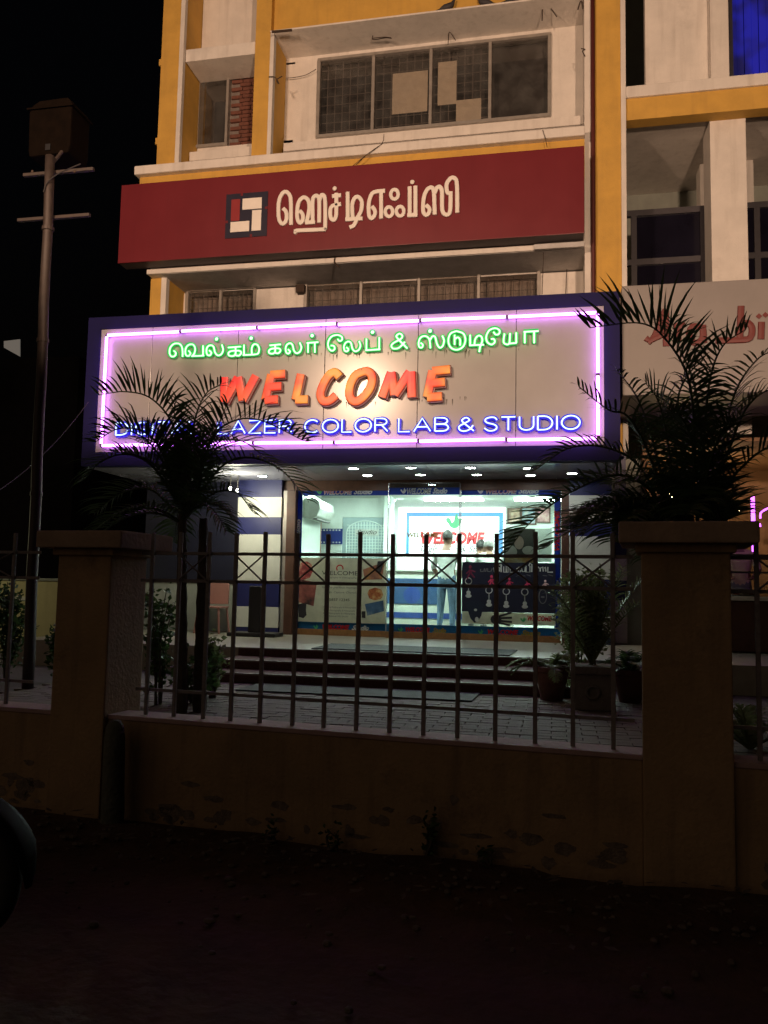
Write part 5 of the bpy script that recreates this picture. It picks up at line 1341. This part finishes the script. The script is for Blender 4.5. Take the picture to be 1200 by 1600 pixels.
# display counter
fc = thing('food_counter', (UX(1200, 935, 12.3), 12.3, PZ), 'dark food counter with glass case of dishes at the right edge', 'counter')
f0 = UX(1080, 930, 12.3)
zc_ = UZ(1175, 932, 12.3)
P_('body', 'wood', (f0, 6.5, 12.3, 12.9, PZ, zc_-.06), parent=fc, bev=.01)
P_('top', 'stripewhite', (f0-.03, 6.55, 12.26, 12.95, zc_-.06, zc_), parent=fc, bev=.008)
P_('case_rail', 'frame_dark', (f0, 6.5, 12.3, 12.33, UZ(1175, 896, 12.3), UZ(1175, 893, 12.3)), (f0, 6.5, 12.3, 12.33, UZ(1175, 869, 12.3), UZ(1175, 866, 12.3)), parent=fc, bev=0)
mb = MB(); mb.box(f0+.02, 6.48, 12.31, 12.315, zc_, UZ(1175, 869, 12.3)); mb.build('glass', M['shopglass'], fc)
for i in range(6):
    x = UX(1148+i*13, 920, 12.6); d = thing('food_tray', (x, 12.6, zc_), ['reddish food tray nearest the right pillar', 'tray of pale snacks second from the right pillar', 'tray of fried snacks at the right edge', 'brown tray beyond the right edge', 'pale tray beyond the right edge', 'red tray beyond the right edge'][i] , 'tray', 'food trays in the counter') if i < 3 else None
    if not d: break
    mb = MB(); mb.lathe([(.10, 0), (.12, .02), (.125, .02), (.105, .004)], (x, 12.6, zc_+.001), 14); mb.build('dish', M['chrome'], d)
    mb = MB()
    for q in range(14): mb.ball((x+random.uniform(-.07, .07), 12.6+random.uniform(-.07, .07), zc_+random.uniform(.02, .07)), .04, .035, .03, 8, 5)
    mb.build('food', mat('food%d' % i, ((.28,.08,.04), (.5,.40,.25), (.35,.16,.05))[i], .6, .3, 20), d, smooth=True)
pr = U(1156, 900, 13.4)
def stallman():
    J = {'pelvis': (0,0,.92,(.16,.12)), 'waist': (0,0,1.04,(.155,.115)), 'chest': (0,.01,1.24,(.185,.13)), 'upper': (0,0,1.38,(.15,.105)), 'neck': (0,.01,1.47,.06), 'chin': (0,.03,1.53,.066), 'head': (0,.03,1.61,(.08,.092)), 'crown': (0,.025,1.68,.062), 'nose': (0,.13,1.585,.014)}
    E = [('pelvis','waist',0), ('waist','chest',0), ('chest','upper',0), ('upper','neck',2), ('neck','chin',2), ('chin','head',2), ('head','crown',2), ('head','nose',2)]
    for s, nm in ((-1, 'l'), (1, 'r')):
        J.update({nm+'sh': (s*.185,0,1.38,.075), nm+'el': (s*.26,.10,1.13,.056), nm+'wr': (s*.16,.30,1.02,.032), nm+'hip': (s*.085,0,.85,.098), nm+'kn': (s*.105,.02,.48,.068), nm+'an': (s*.115,-.02,.09,.046), nm+'toe': (s*.135,.16,.035,.036), nm+'ear': (s*.088,.03,1.60,.016)})
        E += [('upper',nm+'sh',0), (nm+'sh',nm+'el',0), (nm+'el',nm+'wr',2), ('pelvis',nm+'hip',1), (nm+'hip',nm+'kn',1), (nm+'kn',nm+'an',1), (nm+'an',nm+'toe',3), ('head',nm+'ear',2)]
        hand(J, E, nm+'wr', (-s*.3, .9, 0), (1, 0, 0), 2)
    person('person', 'person in cream clothes standing behind the food counter at the right edge', J, E, Vector((pr.x, 13.4, PZ)), [M['cream'], M['print_grey'], M['skin'], M['black']], None, M['hair'], rz=R_(170))
stallman()

# ================================================================== PALMS AND SHRUBS
def frond_mesh(ctrl, L_leaf, n, seed, droop=.5, width=.016, tipfrac=.25, spread=1.0, comb=0.0):
    """ctrl: world control points of the midrib; returns MB with rib and two ranks of narrow leaflets"""
    rnd = random.Random(seed); P = smooth_path(ctrl, 10); mb = MB()
    k = len(P)
    mb.tube(P, [.012*(1-.85*i/(k-1))+.0015 for i in range(k)], 5)
    tot = 0; acc = [0]
    for i in range(1, k): tot += (P[i]-P[i-1]).length; acc.append(tot)
    def at(s):
        s *= tot
        for i in range(1, k):
            if acc[i] >= s:
                f = (s-acc[i-1])/max(acc[i]-acc[i-1], 1e-6); return P[i-1].lerp(P[i], f), (P[i]-P[i-1]).normalized()
        return P[-1], (P[-1]-P[-2]).normalized()
    Z = Vector((0, 0, 1))
    for j in range(n):
        s = .16+.84*j/(n-1)
        p, t = at(s)
        side = t.cross(Z)
        if side.length < .2: side = t.cross(Vector((0, 1, 0)))
        side.normalize(); nrm = side.cross(t).normalized()
        ll_ = L_leaf*rnd.choice((1, 1, 1, 1, .75, .55))*(math.sin(pi*min(1, (.12+.88*(1-abs(2*s-1.05)**1.6*.75))) * .5))*rnd.uniform(.85, 1.1)
        if s > .85: ll_ *= 1-.30*(s-.85)/.15
        for sg in (-1, 1):
            if rnd.random() < .08: continue
            dr = droop*rnd.uniform(.5, 1.9)
            fw = .22+.55*s+rnd.uniform(-.08, .08)
            d = (side*sg*spread*(1-.15*s)+t*fw+nrm*(.35+comb)+Vector((rnd.uniform(-.06, .06), rnd.uniform(-.06, .06), rnd.uniform(-.06, .06)))).normalized()
            w = width*rnd.uniform(.8, 1.15); wv = t.cross(d); 
            wv = (t-d*t.dot(d)); wv = wv.normalized() if wv.length > 1e-3 else side
            q = [p]; c = p; dd = d
            for m in range(4):
                c = c+dd*(ll_/4); q.append(c); dd = (dd-Z*(dr*.22*(m+.6))+side*rnd.uniform(-.05, .05)).normalized()
            ws = (.45, 1.0, .95, .6, .04)
            vs = []
            for a, b in zip(q, ws): vs += [a-wv*w*b, a+wv*w*b]
            mb.add(vs, [(2*m, 2*m+1, 2*m+3, 2*m+2) for m in range(4)])
    return mb
def ctrl_px(pts): return [U(a, b, Y) for a, b, Y in pts]
def arch(base, az, elev, L, sag, n=6):
    d = Vector((cos(az)*cos(elev), sin(az)*cos(elev), sin(elev))); out = []
    for i in range(n):
        s = i/(n-1); out.append(base+d*L*s-Vector((0, 0, sag*s*s*L)))
    return out
def palm(name, label, base, stems, fronds, rand, lm='leaf'):
    t = thing(name, base, label, 'palm')
    for (bot, top, r0, r1) in stems:
        P = [bot.lerp(top, i/16) for i in range(17)]
        rr = [(r0+(r1-r0)*i/16)*(1.10 if i % 2 else .94) for i in range(17)]
        mb = MB(); mb.tube(P, rr, 10); mb.build('trunk', M['trunk'], t)
    sd_ = 11
    for f in fronds:
        sd_ += 1
        frond_mesh(f['c'], f.get('L', .42), int(f.get('n', 34)*.82), sd_, f.get('droop', .5), f.get('w', .0088), comb=f.get('comb', 0), spread=f.get('spread', 1)).build('frond', M[lm], t)
    for c in rand:
        sd_ += 1
        frond_mesh(c[0], c[1], c[2], sd_, .6, .009).build('frond', M[lm], t)
    return t
# left palm
YL = 6.6
lb = V(288, 1112, CZ); lb = Vector((U(288, 1100, YL).x, YL, CZ))
c1 = U(285, 800, YL); c2 = U(318, 810, YL+.15); b1 = Vector((U(283, 1105, YL).x, YL, CZ)); b2 = Vector((U(312, 1105, YL+.15).x, YL+.15, CZ))
fl = [
 dict(c=ctrl_px([(285, 790, 6.6), (283, 720, 6.55), (268, 660, 6.5), (235, 622, 6.45), (195, 612, 6.4), (155, 617, 6.35)]), L=0.32, n=40, comb=.9, spread=.5, droop=.35),
 dict(c=ctrl_px([(285, 790, 6.6), (288, 720, 6.6), (284, 675, 6.6), (272, 645, 6.6), (276, 622, 6.6)]), L=.34, n=34),
 dict(c=ctrl_px([(290, 790, 6.6), (298, 700, 6.6), (306, 650, 6.55), (322, 615, 6.5), (345, 600, 6.45)]), L=0.32, n=34, spread=.8),
 dict(c=ctrl_px([(300, 790, 6.6), (325, 700, 6.5), (350, 665, 6.4), (400, 655, 6.3), (478, 690, 6.2)]), L=0.37, n=40, comb=.5),
 dict(c=ctrl_px([(300, 790, 6.7), (325, 700, 6.7), (345, 655, 6.7), (355, 630, 6.7)]), L=0.34, n=28),
 dict(c=ctrl_px([(280, 790, 6.6), (255, 710, 6.5), (225, 675, 6.4), (185, 670, 6.3), (150, 690, 6.2)]), L=0.34, n=38, comb=.6),
 dict(c=ctrl_px([(280, 790, 6.6), (240, 730, 6.4), (200, 710, 6.3), (160, 720, 6.1), (130, 750, 6.0)]), L=0.37, n=34),
 dict(c=ctrl_px([(300, 790, 6.6), (345, 730, 6.5), (390, 715, 6.4), (440, 735, 6.3), (480, 780, 6.2)]), L=0.32, n=34),
 dict(c=ctrl_px([(275, 800, 6.6), (235, 765, 6.6), (190, 770, 6.6), (150, 800, 6.6)]), L=0.37, n=30),
 dict(c=ctrl_px([(300, 800, 6.6), (335, 770, 6.6), (370, 770, 6.6), (395, 800, 6.6)]), L=0.34, n=26),
 dict(c=ctrl_px([(290, 800, 6.6), (270, 730, 6.9), (250, 700, 7.1), (215, 690, 7.3)]), L=0.37, n=30),
 dict(c=ctrl_px([(295, 800, 6.6), (315, 740, 6.3), (300, 700, 6.1), (270, 690, 5.9)]), L=0.37, n=30),
 dict(c=ctrl_px([(295, 800, 6.6), (300, 720, 6.9), (330, 690, 7.2), (380, 690, 7.4), (420, 720, 7.6)]), L=0.37, n=32),
]
fl += [dict(c=ctrl_px([(288, 800, 6.6), (a0_, 735, yy_), (a1_, b1_, yy_-.15), (a2_, b2_, yy_-.3)]), L=.36, n=34) for a0_, a1_, b1_, a2_, b2_, yy_ in
       ((262, 232, 690, 200, 672, 6.5), (276, 262, 690, 240, 662, 6.7), (300, 312, 692, 335, 668, 6.5), (312, 340, 700, 372, 690, 6.6), (250, 215, 712, 175, 705, 6.6), (290, 296, 700, 305, 672, 6.8))]
rl = [(arch(c1-Vector((0, 0, .1)), random.uniform(0, 2*pi), random.uniform(.3, 1.1), random.uniform(.6, .95), random.uniform(.6, 1.0)), .30, 26) for _ in range(6)]
palm('areca_palm', 'dark areca palm with two trunks behind the left end of the fence', lb, [(b1, c1, .055, .035), (b2, c2, .06, .035)], fl, rl)
# right palm cluster
YRp = 6.2
rbz = Vector((U(1075, 1100, YRp).x, YRp, CZ)); cr_ = U(1075, 800, YRp); cr2 = U(1020, 815, YRp+.2); cr3 = U(1130, 810, YRp+.1)
frr = [
 dict(c=ctrl_px([(1080, 800, 6.2), (1085, 680, 6.1), (1075, 590, 6.0), (1040, 530, 5.9), (1000, 505, 5.8), (922, 512, 5.7)]), L=.42, n=44, comb=.9, spread=.45, droop=.25, w=.0115),
 dict(c=ctrl_px([(1090, 800, 6.2), (1100, 680, 6.2), (1110, 590, 6.2), (1130, 540, 6.2), (1165, 515, 6.2)]), L=.36, n=38, comb=.5),
 dict(c=ctrl_px([(1090, 800, 6.2), (1095, 690, 6.3), (1085, 600, 6.4), (1060, 540, 6.5), (1050, 500, 6.6)]), L=.34, n=36),
 dict(c=ctrl_px([(1040, 810, 6.2), (1010, 760, 6.1), (960, 742, 6.0), (890, 770, 5.9), (830, 815, 5.8), (792, 862, 5.75)]), L=.30, n=46, comb=.2, droop=.25),
 dict(c=ctrl_px([(1040, 810, 6.3), (1000, 730, 6.3), (950, 700, 6.3), (890, 700, 6.3), (835, 735, 6.3)]), L=.30, n=42),
 dict(c=ctrl_px([(1050, 810, 6.2), (1020, 690, 6.3), (995, 620, 6.4), (965, 580, 6.5)]), L=.30, n=34),
 dict(c=ctrl_px([(1050, 810, 6.2), (1010, 700, 6.1), (980, 650, 6.0), (950, 640, 5.9), (905, 605, 5.85)]), L=.26, n=34, spread=.8),
 dict(c=ctrl_px([(1060, 810, 6.2), (1045, 700, 6.2), (1030, 630, 6.2), (1010, 600, 6.2)]), L=.36, n=34),
 dict(c=ctrl_px([(1100, 810, 6.2), (1140, 700, 6.2), (1165, 640, 6.2), (1200, 610, 6.2), (1240, 620, 6.2)]), L=.36, n=38),
 dict(c=ctrl_px([(1100, 810, 6.2), (1150, 740, 6.1), (1200, 700, 6.0), (1250, 710, 5.9)]), L=.34, n=34),
 dict(c=ctrl_px([(1110, 810, 6.2), (1130, 690, 6.4), (1150, 610, 6.5), (1185, 560, 6.6), (1220, 545, 6.6)]), L=.34, n=36),
 dict(c=ctrl_px([(1080, 810, 6.2), (1085, 720, 6.0), (1070, 660, 5.9), (1045, 640, 5.8)]), L=.40, n=36),
 dict(c=ctrl_px([(1090, 810, 6.2), (1110, 720, 6.0), (1130, 670, 5.9), (1150, 660, 5.8)]), L=.40, n=36),
 dict(c=ctrl_px([(1030, 815, 6.3), (985, 790, 6.3), (940, 790, 6.4), (900, 830, 6.5)]), L=.26, n=30),
 dict(c=ctrl_px([(1080, 820, 6.2), (1060, 760, 5.9), (1020, 740, 5.7), (985, 755, 5.6)]), L=.32, n=30),
 dict(c=ctrl_px([(1090, 820, 6.3), (1080, 740, 6.7), (1050, 700, 6.9), (1010, 700, 7.0)]), L=.36, n=32),
 dict(c=ctrl_px([(1100, 820, 6.3), (1110, 740, 6.7), (1120, 690, 6.9), (1160, 680, 7.0)]), L=.36, n=32),
 dict(c=ctrl_px([(1075, 820, 6.3), (1070, 700, 6.5), (1060, 620, 6.6), (1090, 570, 6.6), (1120, 580, 6.6)]), L=.38, n=34),
]
rr_ = [(arch(c-Vector((0, 0, .1)), random.uniform(.45*pi, 1.6*pi), random.uniform(.5, 1.25), random.uniform(.7, 1.15), random.uniform(.35, .7)), .36, 30) for c in (cr_, cr2, cr3) for _ in range(7)]
palm('areca_palm', 'tall dense dark areca palm behind the right pillar', rbz, [(rbz, cr_, .06, .04), (Vector((U(1040, 1100, YRp+.2).x, YRp+.2, CZ)), cr2, .05, .035), (Vector((U(1110, 1100, YRp+.1).x, YRp+.1, CZ)), cr3, .05, .035)], frr, rr_)

def shrub(name, label, pos, h, w, n, lm, leaf=.05, seed=1, slender=False, cat='shrub', group=None):
    rnd = random.Random(seed); t = thing(name, pos, label, cat, group)
    st = MB(); lv = MB()
    for s in range(7 if not slender else 3):
        az = rnd.uniform(0, 2*pi); top = pos+Vector((cos(az)*w*rnd.uniform(.2, .9), sin(az)*w*rnd.uniform(.2, .9), h*rnd.uniform(.65, 1)))
        mid = pos.lerp(top, .5)+Vector((rnd.uniform(-.05, .05), rnd.uniform(-.05, .05), h*.08))
        P = smooth_path([pos+Vector((rnd.uniform(-.03, .03), rnd.uniform(-.03, .03), 0)), mid, top], 6); st.tube(P, [.011*(1-.7*i/(len(P)-1)) for i in range(len(P))], 5)
        m = n//(7 if not slender else 3)
        for i in range(m):
            f = rnd.uniform(.22, 1); p = P[min(len(P)-1, int(f*(len(P)-1)))]+Vector((rnd.gauss(0, w*.16), rnd.gauss(0, w*.16), rnd.gauss(0, .05)))
            d = Vector((rnd.gauss(0, 1), rnd.gauss(0, 1), rnd.uniform(-.3, 1))).normalized(); sdv = d.orthogonal().normalized(); sdv = Matrix.Rotation(rnd.uniform(0, 6.28), 3, d) @ sdv
            L = leaf*rnd.uniform(.6, 1.3); W = L*.3; nn = d.cross(sdv)
            lv.add([p, p+d*L*.5+sdv*W+nn*L*.06, p+d*L-nn*L*.08, p+d*L*.5-sdv*W+nn*L*.06], [(0, 1, 2, 3)])
    st.build('stems', M['trunk'], t); lv.build('foliage', M[lm], t)
    return t
def gp(px, py, Y, z=CZ): q = U(px, py, Y); return Vector((q.x, Y, z))
shrub('leafy_shrub', 'dark leafy shrub at the left edge before the pale yellow wall', gp(12, 1050, 8.2), 1.10, .26, 900, 'leaf2', .075, 3)
shrub('leafy_shrub', 'small upright shrub between the steel pole and left pillar', gp(86, 1050, 8.4), .80, .16, 240, 'leaf2', .075, 4, True)
shrub('leafy_shrub', 'leafy shrub at the foot of the left palm, by the pillar', gp(248, 1080, 7.0), 1.05, .24, 520, 'leaf2', .07, 5)
shrub('leafy_shrub', 'pale leafed shrub right of the left palm trunks at the steps', gp(332, 1080, 7.6), .62, .22, 520, 'leaf3', .07, 6)
shrub('leafy_shrub', 'low ground shrub at the foot of the left palm trunks', gp(300, 1105, 7.2), .45, .28, 420, 'leaf2', .07, 12)

# potted plants right of the steps
def pot_round(px, py, Y, r, h, label, m, z=CZ):
    b = gp(px, py, Y, z)
    t = thing('plant_pot', b, label, 'pot', 'plant pots beside the steps')
    mb = MB(); mb.lathe([(r*.62, 0), (r*.95, h*.75), (r*.98, h*.86)], b, 20); mb.build('bowl', m, t, smooth=True)
    mb = MB(); mb.lathe([(r*.98, h*.84), (r*1.10, h*.86), (r*1.10, h), (r*.92, h), (r*.9, h*.92), (.01, h*.9)], b, 20); mb.build('rim', m, t)
    return b+Vector((0, 0, h*.9))
def pot_square(px, py, Y, w, h, label):
    b = gp(px, py, Y); t = thing('plant_pot', b, label, 'pot', 'plant pots beside the steps')
    mb = MB(); mb.box(b.x-w*.46, b.x+w*.46, b.y-w*.46, b.y+w*.46, b.z, b.z+h*.82); mb.build('box', M['potc'], t, bev=.012)
    mb = MB(); mb.box(b.x-w*.55, b.x+w*.55, b.y-w*.55, b.y+w*.55, b.z+h*.82, b.z+h); mb.build('rim', M['potc'], t, bev=.012)
    mb = MB(); mb.tube([(b.x+.055*cos(q*pi/8), b.y-w*.46-.008, b.z+h*.42+.055*sin(q*pi/8)) for q in range(16)], .018, 6, closed=True); mb.build('ring_ornament', M['potc'], t, smooth=True)
    mb = MB(); mb.box(b.x-w*.5, b.x+w*.5, b.y-w*.5, b.y+w*.5, b.z+h*.9, b.z+h+.001); mb.build('soil', M['soil'], t)
    return b+Vector((0, 0, h))
p1 = pot_round(862, 1078, 8.6, .17, .33, 'round terracotta pot on the steps at their right end', M['pot'])
p2 = pot_square(925, 1112, 8.1, .36, .40, 'square cement planter with ring ornament right of the steps')
p3 = pot_round(985, 1085, 8.7, .17, .32, 'round pot partly hidden behind the right pillar', M['pot'])
def fern(name, label, pos, n, L, seed, lm='leaf3', el=(.5, 1.3), sag=.7, leafL=.13, w=.008, k=22):
    rnd = random.Random(seed); t = thing(name, pos, label, 'plant', 'potted plants beside the steps')
    for i in range(n):
        c = arch(pos, rnd.uniform(0, 2*pi), rnd.uniform(*el), L*rnd.uniform(.7, 1.1), sag*rnd.uniform(.6, 1.2))
        frond_mesh(c, leafL, k, seed*100+i, .5, w).build('frond', M[lm], t)
fern('potted_palm', 'tall pale potted palm in front of the right end of the glass', p2, 11, 1.35, 3, el=(.95, 1.45), sag=.35, leafL=.22, w=.008, k=26)
fern('potted_fern', 'arching grassy plant in the round terracotta pot', p1, 14, .55, 4, el=(.4, 1.2), sag=.9, leafL=.10)
fern('potted_fern', 'dark fern beside the right pillar', p3, 12, .65, 5, lm='leaf2', el=(.5, 1.3), sag=.7, leafL=.12)
shrub('potted_bush', 'dense grey green bush filling the square planter', p2, .95, .34, 1500, 'leaf3', .055, 8, cat='plant', group='potted plants beside the steps')
shrub('potted_bush', 'tall feathery bush behind the square planter', gp(905, 1060, 9.2), 1.25, .30, 1100, 'leaf3', .05, 9, cat='plant', group='potted plants beside the steps')
fern('ground_plant', 'spiky plant beside the right wall at the picture edge', gp(1172, 1190, 6.4), 9, .5, 7, lm='leaf3', el=(.6, 1.4), sag=.4, leafL=.12)
# weeds along the wall foot
for i, (px, py) in enumerate(((670, 1335), (760, 1345), (430, 1318), (520, 1322))):
    q = UF(px, py, -.03); p = FX @ Vector((q.x, -.04, 0))
    shrub('weed', ['tall weed at the wall foot under the glass door', 'small weed at the wall foot nearer the right pillar', 'small weed at the wall foot nearest the stone post', 'small weed at the middle of the wall foot'][i], p+Vector((0, -.02, 0)), (.26, .12, .10, .12)[i], .07, (90, 40, 40, 40)[i], 'leaf2', .04, 20+i, True, cat='weed', group='weeds along the wall foot')

# ================================================================== MOTORCYCLE (mostly out of frame, lower left)
def motorcycle():
    c = V(-75, 1480, 0.0)                       # front wheel foot
    mt = thing('motorcycle', (c.x-.5, c.y, 0), 'dark parked motorcycle cut off by the lower left edge', 'motorcycle')
    ax = Vector((1, .10, 0)).normalized(); Zv = Vector((0, 0, 1)); sd = ax.cross(Zv)
    def L(a, h, s=0): return Vector((c.x, c.y, 0))+ax*a+Zv*h+sd*s
    R = .30
    for a0 in (0, -1.28):
        mb = MB(); P = [L(a0+(R-.045)*cos(q*pi/14), R+(R-.045)*sin(q*pi/14)) for q in range(28)]
        mb.tube(P, .046, 10, closed=True); w = mb.build('wheel', M['tyre'], mt, smooth=True)
        mb = MB(); P = [L(a0+(R-.10)*cos(q*pi/14), R+(R-.10)*sin(q*pi/14)) for q in range(28)]; mb.tube(P, .018, 8, closed=True); mb.build('rim', M['chrome'], w, smooth=True)
        mb = MB(); mb.tube([L(a0, R, -.05), L(a0, R, .05)], .045, 12)
        for q in range(6): mb.tube([L(a0, R), L(a0+(R-.11)*cos(q*pi/3), R+(R-.11)*sin(q*pi/3))], .012, 6)
        mb.build('hub', M['black'], w)
    mb = MB()
    P = [L((R+.035)*cos(R_(q)), R+(R+.035)*sin(R_(q))) for q in range(-5, 165, 10)]
    mb.tube(P, [.02+.05*min(1, i/3)*(1 if i < 14 else .8) for i in range(len(P))], 10, prof=(1, .35)); mb.build('front_mudguard', M['mcpaint'], mt, smooth=True)
    for s in (-.09, .09):
        mb = MB(); mb.tube([L(0, R, s), L(-.28, .92, s)], .022, 8); mb.build('fork', M['chrome'], mt, smooth=True)
    mb = MB(); mb.ball(L(-.16, .84), .10, .10, .11, 14, 9); mb.build('headlight', M['black'], mt, smooth=True)
    mb = MB(); mb.tube(smooth_path([L(-.42, 1.02, -.36), L(-.34, 1.04, -.25), L(-.28, .97, -.08), L(-.28, .97, .08), L(-.34, 1.04, .25), L(-.42, 1.02, .36)], 4), .012, 8); mb.build('handlebar', M['black'], mt, smooth=True)
    for s in (-.3, .3):
        mb = MB(); mb.tube([L(-.34, 1.03, s), L(-.30, 1.14, s*1.1)], .006, 6); mb.ball(L(-.30, 1.17, s*1.15), .02, .06, .045, 10, 7); mb.build('mirror', M['black'], mt, smooth=True)
    mb = MB(); mb.ball(L(-.52, .80), .26, .14, .13, 16, 10); mb.build('tank', M['mcpaint'], mt, smooth=True)
    mb = MB(); mb.box(-.36, .36, -.12, .12, -.05, .05); bmx = Matrix.Translation(L(-1.02, .80)) @ Matrix.Rotation(math.atan2(ax.y, ax.x), 4, 'Z'); m2 = MB(bmx); m2.box(-.38, .34, -.13, .13, -.05, .05); m2.build('seat', M['black'], mt, bev=.035)
    m2 = MB(Matrix.Translation(L(-.62, .42)) @ Matrix.Rotation(math.atan2(ax.y, ax.x), 4, 'Z')); m2.box(-.2, .22, -.14, .14, -.16, .2); m2.build('engine', M['black'], mt, bev=.04)
    mb = MB(); mb.tube([L(-.30, .88), L(-.62, .62), L(-1.28, R)], .025, 8); mb.build('frame', M['black'], mt)
motorcycle()
